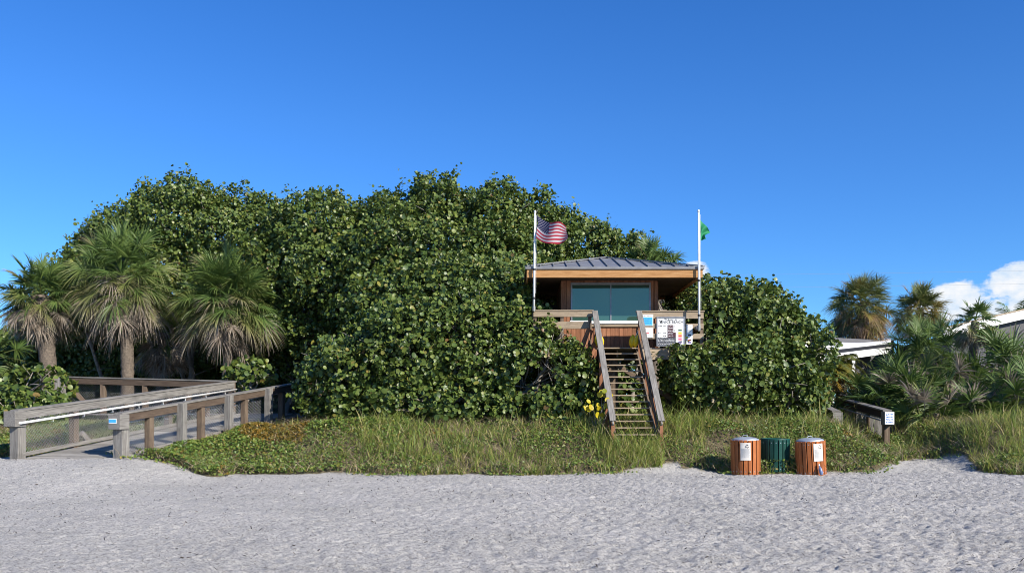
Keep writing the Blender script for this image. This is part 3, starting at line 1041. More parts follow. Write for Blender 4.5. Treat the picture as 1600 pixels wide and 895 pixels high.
def us_flag():
    P0 = at(838, 336, FPY)

    def f(u, v):
        x = 0.02 + 0.86 * u + 0.02 * math.sin(5 * v + 4 * u)
        zt = -0.44 * u ** 0.75 - 0.05 * math.sin(u * math.pi * 2)
        zb = -0.70 - 0.20 * math.sin(math.pi * min(1, u * 0.95)) - 0.06 * u
        z = zt + (zb - zt) * v + 0.02 * math.sin(9 * u + 3 * v)
        y = -0.52 * u + 0.11 * math.sin(7.5 * u + 2.2 * v) * (0.2 + u) - 0.12 * v * (1 - u)
        return P0 + np.array((x, y, z))
    nu, nv = 40, 26
    V = [f(i / nu, j / nv) for j in range(nv + 1) for i in range(nu + 1)]
    q, mi = [], []
    for j in range(nv):
        for i in range(nu):
            a = j * (nu + 1) + i
            q.append((a, a + nu + 1, a + nu + 2, a + 1))
            st = j // 2
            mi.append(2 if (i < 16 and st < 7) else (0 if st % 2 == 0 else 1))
    V = list(V)
    faces4 = list(q)
    # 50 stars, both sides
    star_f = []
    for r in range(9):
        for c in range(6 if r % 2 == 0 else 5):
            u = 0.4 * ((c + 0.5 + (0.5 if r % 2 else 0)) / 6.0)
            v = (7 / 13.0) * (r + 0.5) / 9.0
            du = np.array(f(u + 0.004, v)) - f(u - 0.004, v)
            dv = np.array(f(u, v + 0.004)) - f(u, v - 0.004)
            du /= np.linalg.norm(du); dv /= np.linalg.norm(dv)
            n = np.cross(du, dv); n /= np.linalg.norm(n)
            for s in (-1, 1):
                b = len(V)
                for k in range(10):
                    rr = 0.017 if k % 2 == 0 else 0.008
                    t = k * math.pi / 5
                    V.append(f(u, v) + (du * math.sin(t) - dv * math.cos(t)) * rr + n * 0.004 * s)
                star_f.append([b + k for k in range(10)])
                mi.append(1)
    root = thing('flag', P0, 'red and white striped flag with starred blue canton waving on the left pole', 'flag')
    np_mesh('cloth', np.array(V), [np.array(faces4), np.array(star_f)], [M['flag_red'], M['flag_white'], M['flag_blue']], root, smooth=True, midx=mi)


us_flag()


def green_flag():
    P0 = at(1093.5, 342, FPY)
    A, B, C_, D = np.array((0.0, 0, 0)), np.array((0.34, 0.06, -0.38)), np.array((0.16, -0.02, -0.60)), np.array((0.01, 0, -0.64))
    nu, nv = 14, 18
    V, q = [], []
    for j in range(nv + 1):
        for i in range(nu + 1):
            u, v = i / nu, j / nv
            p = (A * (1 - u) + B * u) * (1 - v) + (D * (1 - u) + C_ * u) * v
            notch = 0.10 * u * math.exp(-((v - 0.55) / 0.22) ** 2)
            p = p + np.array((-notch, 0.06 * math.sin(8 * u + 5 * v) * (0.3 + u), 0.02 * math.sin(6 * v)))
            V.append(P0 + p)
    for j in range(nv):
        for i in range(nu):
            a = j * (nu + 1) + i
            q.append((a, a + nu + 1, a + nu + 2, a + 1))
    root = thing('flag', P0, 'plain green flag hanging limp on the right pole', 'flag')
    np_mesh('cloth', np.array(V), [np.array(q)], M['flag_green'], root, smooth=True)


green_flag()


# ------------------------------------------------------------------ litter bins
def slat_bin(loc, rz, slat, label, lid=True, notice=True, h=0.90, r=0.345, lean=(0, 0)):
    root = thing('litter_bin', (0, 0, 0), label, 'bin', 'slatted litter bins at the edge of the sand')
    n = 20
    s = MB()
    for k in range(n):
        a = 2 * math.pi * k / n
        c, sn = math.cos(a), math.sin(a)
        tilt = random.uniform(-0.004, 0.004)
        s.bar((r * c, r * sn, 0.02), ((r + 0.008 + tilt) * c, (r + 0.008) * sn, h + random.uniform(-0.006, 0.006)), 0.088, 0.024, up=(c, sn, 0))
    s.build('slats', M[slat], root, bevel=0.004)
    b = MB()
    for z in (0.1, h - 0.08):
        b.lathe([(r - 0.016, z - 0.025), (r - 0.016, z + 0.025), (r - 0.024, z + 0.025), (r - 0.024, z - 0.025), (r - 0.016, z - 0.025)], 40)
    b.build('hoop', M['black'], root)
    li = MB()
    li.lathe([(0.0, 0.03), (r - 0.05, 0.03), (r - 0.04, h - 0.03), (r - 0.06, h - 0.03), (r - 0.07, 0.06), (0, 0.06)], 32)
    li.build('liner', M['black'], root, smooth=True)
    bo = MB()
    for k in range(n):
        a = 2 * math.pi * k / n
        for z in (0.1, h - 0.08):
            p = np.array((math.cos(a), math.sin(a), 0))
            bo.tube([p * (r + 0.008) + (0, 0, z), p * (r + 0.02) + (0, 0, z)], 0.011, 8)
    bo.build('bolts', M['galv'], root)
    if lid:
        l = MB()
        l.lathe([(r - 0.02, h - 0.03), (r - 0.01, h + 0.015), (r - 0.04, h + 0.03), (r * 0.7, h + 0.058), (r * 0.35, h + 0.074), (0.0, h + 0.08)], 40)
        lo = l.build('lid', M['galv'], root, smooth=True)
        k = MB()
        k.tube([(-0.07, 0, h + 0.07), (-0.05, 0, h + 0.115), (0.05, 0, h + 0.115), (0.07, 0, h + 0.07)], 0.008, 8)
        k.build('handle', M['galv'], lo)
    else:
        l = MB()
        l.lathe([(r + 0.016, h - 0.01), (r + 0.02, h + 0.02), (r - 0.02, h + 0.025), (r - 0.03, h - 0.02)], 40)
        l.build('rim', M['green_slat'], root, smooth=True)
    if notice:
        # curved paper notice facing the sea, with a recycling mark and lines of print
        rr = r + 0.030
        p = MB()
        a0, a1 = -math.pi / 2 - 0.33, -math.pi / 2 + 0.33
        z0, z1 = h - 0.49, h - 0.06
        K = 12
        V = []
        for t in range(K + 1):
            a = a0 + (a1 - a0) * t / K
            for rad in (rr, rr - 0.004):
                V += [(rad * math.cos(a), rad * math.sin(a), z0), (rad * math.cos(a), rad * math.sin(a), z1)]
        Fs = []
        for t in range(K):
            i, j = t * 4, t * 4 + 4
            Fs += [(i, j, j + 1, i + 1), (i + 2, i + 3, j + 3, j + 2), (i + 1, j + 1, j + 3, i + 3), (i, i + 2, j + 2, j)]
        Fs += [(0, 1, 3, 2), (K * 4, K * 4 + 2, K * 4 + 3, K * 4 + 1)]
        p.add(V, Fs)
        no = p.build('notice', M['paper'], root)

        def onr(u, z, e=0.003):
            a = a0 + (a1 - a0) * u
            return np.array(((rr + e) * math.cos(a), (rr + e) * math.sin(a), z))
        wr = MB()
        for kk in range(3):                         # three chasing arrows
            t0 = kk * 2 * math.pi / 3 + 0.5
            ring = [onr(0.66 + 0.115 * math.cos(t0 + s_ * 1.5 / 5), z1 - 0.085 + 0.04 * math.sin(t0 + s_ * 1.5 / 5)) for s_ in range(6)]
            wr.tube(ring, [0.007] * 4 + [0.014, 0.001], 6)
        wr.build('recycling_mark', M['ink'], no)
        wr = MB()
        rng = random.Random(len(label))
        for k in range(9):
            z = z1 - 0.15 - k * 0.026
            u = 0.12
            while u < 0.85:
                e = u + rng.uniform(0.05, 0.2)
                wr.bar(onr(u, z), onr(min(e, 0.9), z), 0.003, 0.009)
                u = e + 0.03
        wr.build('print', M['swatch_pink'] if False else M['greyink'], no)
    root.location = loc
    root.rotation_euler = (lean[0], lean[1], rz)
    return root


b1 = at(1165, 741, 22.35); b2 = at(1211, 738, 22.75); b3 = at(1268, 741, 22.35)
slat_bin((b1[0], b1[1], gz(b1[0], b1[1]) - 0.03), -0.24, 'orange_slat', 'orange slatted bin with domed lid and notice, left of the green bin', h=0.87, lean=(0, R(-0.6)))
slat_bin((b2[0], b2[1], gz(b2[0], b2[1]) - 0.05), 0.1, 'green_slat', 'dark green slatted open bin between two orange bins', lid=False, notice=False, h=0.83)
slat_bin((b3[0], b3[1], gz(b3[0], b3[1]) - 0.04), 0.22, 'orange_slat', 'orange slatted bin leaning left with domed lid, right of the green bin', h=0.87, lean=(0, R(-3.0)))


def bottle():
    p = at(1284, 741, 21.9)
    p[2] = gz(p[0], p[1]) + 0.01
    root = thing('bottle', p, 'blue grey plastic bottle leaning on the right orange bin', 'bottle')
    m = MB()
    ax = np.array((-0.22, 0.12, 0.97))
    ps = [p + ax * t for t in (0, 0.01, 0.05, 0.15, 0.17, 0.21, 0.24)]
    m.tube(ps, [0.03, 0.042, 0.044, 0.043, 0.035, 0.016, 0.015], 14)
    m.build('body', M['bottle'], root, smooth=True)
    c = MB()
    c.tube([p + ax * 0.235, p + ax * 0.265], 0.019, 12)
    c.build('cap', M['white_paint'], root)


bottle()


# ------------------------------------------------------------------ boardwalk ramp and railings
def zrail_r(s): return 1.53 + (2.50 - 1.53) * s / 8.62
def zrail_l(s): return 1.60 + (2.55 - 1.60) * s / 9.02


def mesh_panel(P, Q, z0a, z0b, h0, h1, cell, m):
    """woven wire between P and Q (xy), bottom at z0a..z0b + h0, height h1-h0"""
    P, Q = np.array(P, float), np.array(Q, float)
    ln = np.linalg.norm(Q - P)
    H = h1 - h0
    n = int((ln + H) / cell)
    for sgn in (1, -1):
        for k in range(-int(H / cell), int(ln / cell) + 1):
            s0, s1 = k * cell, k * cell + H
            t0, t1 = max(s0, 0), min(s1, ln)
            if t1 - t0 < 0.02: continue
            pts = []
            for t in (t0, t1):
                hh = h0 + (t - s0) if sgn > 0 else h1 - (t - s0)
                xy = P + (Q - P) * t / ln
                pts.append((xy[0], xy[1], z0a + (z0b - z0a) * t / ln + hh))
            m.tube(pts, 0.0034, 3, cap=False)


def boardwalk():
    u3 = np.array((RU[0], RU[1], 0))
    n2 = np.array((RU[1], -RU[0], 0))              # to the right of the climb
    # ramp planks
    d = MB()
    L_ = 8.8
    k = 0
    s = -0.25
    while s < L_:
        zd = zrail_r(s) - 1.10
        a = np.array((*(RP0 + RU * s), zd)) + n2 * (0.02)
        b = np.array((*(RL0 + RU * (s + 0.2)), zd + 0.02)) - n2 * 0.02
        d.bar(a, b, 0.135, 0.045)
        s += 0.141
    # landing at the top and the level run to the left behind it
    A = RP0 + RU * 8.8
    zt = zrail_r(8.8) - 1.08
    lx0 = -16.2
    y0 = A[1] - 0.1
    s = -5.6
    x = lx0
    while x < A[0] + 0.1:
        d.bar((x, y0 + 0.0, zt + 0.012), (x, y0 + 2.2, zt + 0.012), 0.135, 0.045)
        x += 0.141
    o = d.build('boardwalk', M['sandy_plank'], None, bevel=0.0)
    tag(o, 'grey plank boardwalk ramp climbing from the sand over the dune', 'boardwalk', kind='structure')

    def railing(label, P0, L_, zr, posts, side_mat, pipe, mesh_side):
        root = thing('boardwalk_railing', (P0[0], P0[1], zr(0) - 1.2), label, 'railing', 'timber railings along the boardwalk')
        def P(s, off=0.0): return P0 + RU * s + n2[:2] * off
        t = MB()
        a, b = P(0.05), P(L_)
        t.bar((*a, zr(0.05) - 0.02), (*b, zr(L_) - 0.02), 0.24, 0.045, ext=0.1)
        t.build('top_rail', M['grey_wood'], root, bevel=0.006)
        for off in ((-0.075, 0.075)):
            t = MB()
            a, b = P(0.12, off), P(L_, off)
            t.bar((*a, zr(0.12) - 0.135), (*b, zr(L_) - 0.135), 0.045, 0.18)
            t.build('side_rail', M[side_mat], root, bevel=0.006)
        for s, w, kind in posts:
            p = P(s)
            q = MB()
            g = min(gz(p[0], p[1]), zr(s) - 1.15) - 0.35
            top = zr(s) - 0.045 if kind == 'in' else zr(s) - 0.01
            off = 0.0 if kind == 'in' else (0.17 if mesh_side < 0 else -0.17)
            pp = P(s, off)
            if kind == 'end':
                pp = P(s, 0)
                top = zr(s) - 0.05
            q.bar((*pp, g), (*pp, top), w, w, up=(RU[0], RU[1], 0))
            q.build('post', M['grey_wood'] if kind != 'in' else M['brown_wood'], root, bevel=0.01)
        cb = MB()
        p = P(-0.02)
        cb.bar((*(P(-0.19)), zr(0) - 0.21), (*(P(0.14)), zr(0) - 0.21), 0.33, 0.36)
        cb.build('end_cap', M['grey_wood'], root, bevel=0.012)
        w_ = MB()
        off = 0.10 * mesh_side
        mesh_panel(P(0.1, off), P(L_, off), zr(0.1) - 1.08, zr(L_) - 1.08, 0.03, 0.86, 0.09, w_)
        w_.build('wire_mesh', M['wire'], root)
        bt = MB()
        bt.bar((*P(0.1, off), zr(0.1) - 1.05), (*P(L_, off), zr(L_) - 1.05), 0.04, 0.09)
        bt.build('kick_board', M['grey_wood'], root, bevel=0.005)
        if pipe:
            pm = MB()
            off = 0.22 * mesh_side
            pts = [(*P(-0.05, off), zr(0) - 0.30), (*P(L_ - 0.1, off), zr(L_) - 0.28)]
            pm.tube(pts, 0.027, 12)
            pm.tube([(*P(-0.05, off), zr(0) - 0.30), (*P(-0.06, off * 0.4), zr(0) - 0.31)], 0.03, 10)
            pp = pm.build('handrail', M['white_pipe'], root, smooth=True)
            br = MB()
            s = 0.9
            while s < L_:
                br.tube([(*P(s, off), zr(s) - 0.30), (*P(s + 0.02, off), zr(s) - 0.37), (*P(s + 0.06, 0.12 * mesh_side), zr(s) - 0.38)], 0.010, 6)
                s += 1.05
            br.build('bracket', M['white_pipe'], pp)
        return root, P

    posts_l = [(0.06, 0.24, 'end')] + [(1.9 * k + 1.85, 0.17, 'in') for k in range(4)] + [(9.0, 0.17, 'in')]
    railing('grey timber ramp railing with white pipe handrail, left side of the ramp', RL0, 9.02, zrail_l, posts_l, 'grey_wood', True, 1)
    posts_r = [(0.06, 0.26, 'end')] + [(2.15 * k, 0.19, 'out') for k in range(1, 5)] + [(2.15 * k + 1.08, 0.16, 'in') for k in range(4)]
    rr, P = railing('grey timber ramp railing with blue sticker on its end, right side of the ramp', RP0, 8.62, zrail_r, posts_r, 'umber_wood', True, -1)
    st = MB()
    p = P(-0.197, -0.03)
    zc = zrail_r(0) - 0.19
    a = np.array((*p, zc)); w2 = n2 * 0.105
    st.bar(a - w2, a + w2, 0.006, 0.12)
    so = st.build('sticker', M['white_paint'], rr)
    s2 = MB()
    a = a - u3 * 0.005
    s2.bar(a - w2 * 0.92 + (0, 0, 0.0), a + w2 * 0.92, 0.004, 0.075)
    s2.build('blue_print', M['blueboard'], so)

    # far railing behind the ramp, along the level run to the left
    x0, x1 = -15.55, RL0[0] + RU[0] * 9.02
    ya, yb = 31.0, RL0[1] + RU[1] * 9.02
    za, zb = 2.76, 2.56
    root = thing('boardwalk_railing', (x0, ya, 1.2), 'far brown timber railing with corner post and wire mesh, behind the ramp', 'railing', 'timber railings along the boardwalk')
    t = MB()
    t.bar((x0, ya, za - 0.02), (x1, yb, zb - 0.02), 0.24, 0.045, ext=0.08)
    t.build('top_rail', M['grey_wood'], root, bevel=0.006)
    for o_ in (-0.08, 0.08):
        t = MB()
        t.bar((x0, ya + o_, za - 0.15), (x1, yb + o_, zb - 0.15), 0.045, 0.2)
        t.build('side_rail', M['umber_wood'], root, bevel=0.006)
    for k in range(5):
        f = k / 4
        q = MB()
        x, y = x0 + (x1 - x0) * f, ya + (yb - ya) * f
        z = za + (zb - za) * f
        w = 0.26 if k == 0 else 0.17
        q.bar((x, y - (0.14 if k == 0 else 0), gz(x, y) - 0.3), (x, y - (0.14 if k == 0 else 0), z - (0.04 if k else 0.05)), w, w, up=(0, 1, 0))
        q.build('post', M['grey_wood'] if k == 0 else M['brown_wood'], root, bevel=0.01)
    q = MB()
    q.bar((x0 + 0.2, ya - 0.05, za - 0.3), (x0 + 1.0, ya - 0.05, za - 1.1), 0.05, 0.14)
    q.build('brace', M['brown_wood'], root)
    w_ = MB()
    mesh_panel((x0, ya + 0.12), (x1, yb + 0.12), za - 1.08, zb - 1.08, 0.03, 0.86, 0.09, w_)
    w_.build('wire_mesh', M['wire'], root)


boardwalk()


def right_walkway():
    def rail(a, b, z0, z1, label, sign):
        a, b = np.array(a, float), np.array(b, float)
        root = thing('walkway_railing', (a[0], a[1], gz(a[0], a[1])), label, 'railing', 'railings of the small walkway on the right')
        u = (b - a) / np.linalg.norm(b - a)
        t = MB()
        t.bar((*a, z0 - 0.025), (*b, z1 - 0.025), 0.26, 0.05, ext=0.06)
        t.build('top_rail', M['grey_wood'], root, bevel=0.006)
        for o in (-0.085, 0.085):
            t = MB()
            n = np.array((u[1], -u[0])) * o
            t.bar((*(a + n), z0 - 0.15), (*(b + n), z1 - 0.15), 0.045, 0.2)
            t.build('side_rail', M['dark_wood'], root, bevel=0.005)
        ln = np.linalg.norm(b - a)
        for k in range(4):
            f = 0.02 + k / 3.05
            p = a + (b - a) * f
            z = z0 + (z1 - z0) * f
            q = MB()
            q.bar((*p, gz(*p) - 0.3), (*p, z - 0.06), 0.17, 0.17, up=(0, 1, 0))
            q.build('post', M['brown_wood'], root, bevel=0.008)
        s = 0.2
        while s < ln:
            p = a + u * s
            z = z0 + (z1 - z0) * s / ln
            pk = MB()
            pk.bar((*p, z - 1.0), (*p, z - 0.2), 0.035, 0.035, up=(0, 1, 0))
            pk.build('baluster', M['grey_wood'], root)
            s += 0.13
        pp = MB()
        n = np.array((u[1], -u[0])) * -0.2
        pp.tube([(*(a + n), z0 - 0.32), (*(b + n), z1 - 0.32)], 0.022, 8)
        pp.build('handrail', M['wire'], root)
        if sign:
            q = MB()
            q.box(a[0] - 0.14, a[0] + 0.14, a[1] - 0.19, a[1] - 0.17, z0 - 0.44, z0 - 0.06)
            f_ = q.build('end_sign', M['white_paint'], root, bevel=0.002)
            q = MB()
            scribble(q, a[0] - 0.11, a[0] + 0.11, z0 - 0.41, z0 - 0.1, a[1] - 0.193, 4, random.Random(2), 0.7)
            q.build('print', M['deepblue'], f_)
        q = MB()
        q.box(a[0] - 0.15, a[0] + 0.15, a[1] - 0.165, a[1] + 0.1, z0 - 0.46, z0 - 0.055)
        q.build('end_cap', M['grey_wood'], root, bevel=0.008)
    a = at(1386, 640, 27.4); b = at(1318, 622, 33)
    rail(a[:2], b[:2], a[2], b[2], 'grey walkway railing ending in a white and blue sign beside the path', True)
    a2 = at(1306, 641, 27.6); b2 = at(1262, 622, 33)
    rail(a2[:2], b2[:2], a2[2], b2[2], 'weathered walkway railing half buried in grass left of the signed railing', False)
    d = MB()
    for k in range(38):
        f = k / 37
        p = a2 + (b2 - a2) * f; q = a + (b - a) * f
        z = 0.42 + 0.5 * f
        d.bar((p[0], p[1], z), (q[0], q[1], z), 0.135, 0.045)
    o = d.build('walkway', M['grey_wood'])
    tag(o, 'small plank walkway between the two right railings', 'boardwalk', kind='structure')


right_walkway()


# ------------------------------------------------------------------ foliage helpers
def disc_leaf(n=8, cup=0.18, fold=0.12):
    V = [(0, 0, 0)]
    for k in range(n):
        a = 2 * math.pi * (k + 0.5) / n
        x, y = math.cos(a), math.sin(a)
        r = 1.0 - 0.08 * (y < -0.7)
        V.append((x * r, y * r * 0.93 + 0.0, cup * (x * x + y * y) * 0.5 + fold * abs(x)))
    Fs = [(0, 1 + k, 1 + (k + 1) % n) for k in range(n)]
    return np.array(V), np.array(Fs)


def frames(nrm, rng):
    """rotation matrices whose z is nrm and x random"""
    n = nrm / (np.linalg.norm(nrm, axis=1, keepdims=True) + 1e-9)
    r = rng.normal(size=n.shape)
    x = r - n * np.sum(r * n, 1, keepdims=True)
    x /= np.linalg.norm(x, axis=1, keepdims=True) + 1e-9
    y = np.cross(n, x)
    return np.stack([x, y, n], -1)


def instance(tpl, Rm, sc, P):
    V, Fs = tpl
    k = len(V)
    W_ = np.einsum('nij,kj->nki', Rm, V) * sc[:, None, None] + P[:, None, :]
    off = (np.arange(len(P)) * k)[:, None, None]
    return W_.reshape(-1, 3), (Fs[None] + off).reshape(-1, Fs.shape[1])


def lumpy(dirs, seed):
    r = np.random.default_rng(seed)
    s = np.zeros(len(dirs))
    for fr, am in ((2.2, 0.075), (4.3, 0.06), (8.0, 0.05)):
        for _ in range(3):
            w = r.normal(size=3) * fr
            s += am * np.sin(dirs @ w + r.random() * 6.28)
    return s


LEAF = disc_leaf()


def sea_grape(name, label, lobes, base, seed, dens=44.0, leaf=0.066, var=0.5, sprig=0.12, hole=0.18, mat_=None, trunks=3, group='sea grapes around the tower', cat='tree', back=0.75):
    """lobes: (px, py, distance, half width px, half height px, half depth m)"""
    rng = np.random.default_rng(seed)
    base = np.array(base, float)
    root = thing(name, base, label, cat, group)
    LB = []
    for (px, py, d, rx, rz, ry) in lobes:
        c = at(px, py, d)
        s = d / F
        LB.append((c, np.array([rx * s, ry, rz * s])))
    pts, outs = [], []
    for li, (c, r) in enumerate(LB):
        area = 4 * math.pi * ((r[0] * r[1]) ** 1.6 / 3 + (r[0] * r[2]) ** 1.6 / 3 + (r[1] * r[2]) ** 1.6 / 3) ** (1 / 1.6)
        n = int(area * dens)
        d = rng.normal(size=(n, 3)); d /= np.linalg.norm(d, axis=1, keepdims=True)
        lm = 1 + lumpy(d * r / 1.6, seed * 31 + li)
        sh = 1 - 0.34 * rng.random(n) ** 1.6
        p = c + d * r * (lm * sh)[:, None]
        nr = d / r; nr /= np.linalg.norm(nr, axis=1, keepdims=True)
        keep = np.ones(n, bool)
        for lj, (c2, r2) in enumerate(LB):
            if lj == li: continue
            q = np.linalg.norm((p - c2) / r2, axis=1)
            keep &= q > 0.80
        # fewer at the far side and the underside
        keep &= rng.random(n) < np.where(nr[:, 1] > 0.35, back, 1.0)
        keep &= rng.random(n) < np.where(nr[:, 2] < -0.5, 0.55, 1.0)
        ph = 0
        r_ = np.random.default_rng(seed + 100 + li)
        for _ in range(5):
            ph = ph + np.sin(p @ (r_.normal(size=3) * 1.9) + r_.random() * 6)
        keep &= ph > (-2.2 + hole * 5)  if hole > 0.3 else (ph > -2.3 + hole)
        keep &= p[:, 2] > ground(p[:, 0], p[:, 1]) + 0.08
        pts.append(p[keep]); outs.append(nr[keep])
    P = np.concatenate(pts); O = np.concatenate(outs)
    # clusters: a short twig with a rosette of leaves at its end
    n = len(P)
    up = np.array((0, 0, 1.0))
    tw = O * 0.8 + up * 0.55 + rng.normal(size=(n, 3)) * 0.35
    tw /= np.linalg.norm(tw, axis=1, keepdims=True)
    ln = 0.12 + 0.18 * rng.random(n)
    long_ = rng.random(n) < sprig * 0.35
    ln = np.where(long_ & (O[:, 2] > 0.1), ln + 0.15 + 0.3 * rng.random(n), ln)
    LP, LN, LS = [], [], []
    K = 9
    for k in range(K):
        f = (k + rng.random(n)) / K
        a = k * 2.4 + rng.random(n) * 0.8
        x = np.cross(tw, np.array((0.3, 0.2, 0.9))); x /= np.linalg.norm(x, axis=1, keepdims=True)
        y = np.cross(tw, x)
        rad = x * np.cos(a)[:, None] + y * np.sin(a)[:, None]
        sz = leaf * (0.55 + var * rng.random(n) + 0.35 * (rng.random(n) < 0.15))
        pos = P + tw * (ln * f)[:, None] + rad * (sz * 0.95)[:, None] + rng.normal(size=(n, 3)) * 0.05
        nm = tw * 0.7 + rad * -0.25 + O * 0.35 + rng.normal(size=(n, 3)) * 0.75
        ok = rng.random(n) < 0.93
        LP.append(pos[ok]); LN.append(nm[ok]); LS.append(sz[ok])
    LP, LN, LS = np.concatenate(LP), np.concatenate(LN), np.concatenate(LS)
    V, Fs = instance(LEAF, frames(LN, rng), LS, LP)
    np_mesh('crown', V, [Fs], mat_ or M['seagrape'], root, smooth=True)
    # trunks and limbs
    tr = MB()
    for k, (c, r) in enumerate(LB):
        b = base + np.array((random.uniform(-0.5, 0.5), random.uniform(-0.3, 0.3), -0.2))
        if trunks > 3:
            b[0] = base[0] + (c[0] - base[0]) * 0.75
            b[2] = gz(b[0], b[1]) - 0.2
        mid = b + (c - b) * 0.45 + np.array((random.uniform(-.4, .4), random.uniform(-.3, .3), 0.4))
        tr.tube([b, b + (mid - b) * 0.5 + np.array((random.uniform(-.15, .15), 0, 0.1)), mid, c], [0.13, 0.10, 0.08, 0.045], 8)
        for _ in range(9):
            dv = rng.normal(size=3); dv[2] = abs(dv[2]) * 0.8; dv /= np.linalg.norm(dv)
            e = c + dv * r * 0.92
            s0 = mid + (c - mid) * rng.random()
            m_ = s0 + (e - s0) * 0.5 + rng.normal(size=3) * 0.15
            tr.tube([s0, m_, e], [0.035, 0.022, 0.010], 5)
        for _ in range(7):
            dv = rng.normal(size=3); dv[1] = -abs(dv[1]); dv /= np.linalg.norm(dv)
            s0 = c + dv * r * 0.55
            e = c + dv * r * rng.uniform(0.98, 1.10) + np.array((0, 0, 0.15))
            m_ = s0 + (e - s0) * 0.55 + rng.normal(size=3) * 0.14
            tr.tube([s0, m_, e], [0.020, 0.014, 0.006], 5)
    tr.build('trunk', M['bark_grey'], root, smooth=True)
    return root


def gb(px, d):
    x = (px - CXP) / F * d
    return (x, d, gz(x, d))


# trees, roughly back to front
sea_grape('sea_grape_tree', 'tall leafy sea grape at the far left behind the three palms',
          [(205, 405, 38.5, 85, 62, 2.2), (285, 372, 38, 95, 80, 2.4), (375, 385, 37.5, 95, 80, 2.4), (250, 440, 36.5, 130, 60, 1.8), (390, 450, 36.5, 95, 60, 1.8), (150, 395, 39, 38, 42, 1.3),
           (120, 470, 39, 60, 60, 1.5), (270, 560, 42.5, 240, 90, 1.2), (290, 415, 41, 130, 85, 1.2), (395, 440, 40.5, 80, 80, 1.1)],
          gb(300, 41), 11, leaf=0.066, trunks=5)
sea_grape('sea_grape_tree', 'sea grape with a rounded crown between the left palms and the tallest dome',
          [(505, 378, 35.5, 85, 68, 2.2), (545, 430, 34, 85, 70, 2.0), (465, 430, 35, 75, 75, 2.0), (470, 510, 34.5, 60, 40, 1.4), (450, 570, 39, 70, 75, 1.2), (500, 430, 38.5, 100, 90, 1.1)],
          gb(500, 36.5), 12, leaf=0.066, trunks=4)
sea_grape('sea_grape_tree', 'tallest sea grape dome, its top rising left of the striped flag',
          [(690, 362, 34.5, 85, 80, 2.4), (775, 372, 34.3, 80, 78, 2.3), (845, 385, 34.6, 55, 65, 2.0), (650, 420, 32.6, 100, 75, 2.0), (760, 430, 31.8, 95, 70, 1.8), (605, 365, 35, 50, 52, 1.6),
           (840, 460, 32.6, 45, 60, 1.2), (720, 415, 37.3, 150, 100, 1.2), (600, 430, 37.3, 70, 80, 1.1)],
          gb(730, 33.5), 13, leaf=0.066, trunks=4)
sea_grape('sea_grape_tree', 'sea grape crown showing above the roof behind the tower',
          [(905, 405, 38, 70, 58, 2.0), (965, 420, 38.5, 62, 52, 1.8), (1010, 440, 39, 40, 45, 1.5), (905, 470, 37.5, 70, 60, 1.5), (1000, 480, 38, 80, 50, 1.5)],
          gb(950, 38.5), 14, leaf=0.066, trunks=4)
sea_grape('sea_grape_shrub', 'broad low sea grape thicket filling the front, left of the stairs',
          [(545, 590, 27.6, 72, 68, 1.7), (640, 560, 27.6, 105, 92, 2.0), (760, 560, 27.5, 110, 100, 2.0), (842, 592, 27.0, 70, 72, 1.5), (735, 490, 29.2, 115, 72, 1.8), (610, 500, 29.8, 85, 75, 1.8),
           (812, 512, 28.5, 52, 40, 1.2), (510, 620, 27.0, 42, 40, 1.1), (690, 635, 26.6, 170, 34, 1.1), (880, 640, 26.2, 55, 36, 0.9), (888, 585, 26.4, 36, 40, 0.9), (862, 552, 26.9, 36, 40, 0.8)],
          gb(720, 27.5), 15, dens=42, leaf=0.068, trunks=6, cat='shrub')
sea_grape('sea_grape_shrub', 'sea grape thicket right of the tower beside the flagpole',
          [(1105, 545, 29.0, 58, 78, 1.7), (1190, 530, 28.6, 60, 78, 1.8), (1235, 570, 28.2, 52, 72, 1.5), (1165, 590, 27.0, 100, 56, 1.4), (1075, 585, 26.8, 34, 42, 0.9), (1085, 478, 31.5, 45, 40, 1.2),
           (1140, 500, 30, 50, 50, 1.4), (1245, 620, 27.2, 40, 34, 0.8), (1120, 625, 26.6, 60, 26, 0.8)],
          gb(1165, 28.3), 16, dens=42, leaf=0.068, trunks=5, cat='shrub')
sea_grape('sea_grape_sapling', 'low bright sea grape growing left of the far railing post', [(40, 612, 27.5, 62, 34, 0.9), (5, 640, 26.0, 30, 30, 0.8), (70, 640, 26.5, 30, 24, 0.7)],
          gb(40, 27.5), 17, dens=22, leaf=0.085, trunks=2, cat='shrub', hole=0.1)
sea_grape('sea_grape_sapling', 'small sea grape sprouting above the top of the ramp', [(395, 585, 31.5, 36, 22, 0.7)], gb(395, 31.6), 18, dens=12, leaf=0.10, trunks=2, cat='shrub')
sea_grape('sea_grape_sapling', 'small sea grape growing under the ramp between wire mesh and posts', [(107, 690, 23.6, 16, 16, 0.3)], gb(107, 23.6), 19, dens=18, leaf=0.08, trunks=1, cat='shrub')


for k, (px, w, lab) in enumerate(((150, 150, 'dark thicket in the shade behind the leftmost palm'), (330, 160, 'dark thicket in the shade behind the wide drooping palm'),
                              (520, 130, 'dark thicket behind the end of the ramp'), (730, 150, 'dark thicket deep behind the broad front sea grape'),
                              (960, 130, 'dark thicket seen under the tower deck behind the stairs'), (1150, 130, 'dark thicket behind the sea grape right of the tower'))):
    sea_grape('background_thicket', lab, [(px, 575, 44 if px < 900 else 40, w, 95, 1.3)], gb(px, 44 if px < 900 else 40), 70 + k, dens=42, leaf=0.14, trunks=2, group='thickets behind the sea grapes', cat='shrub', back=0.2, hole=-5)


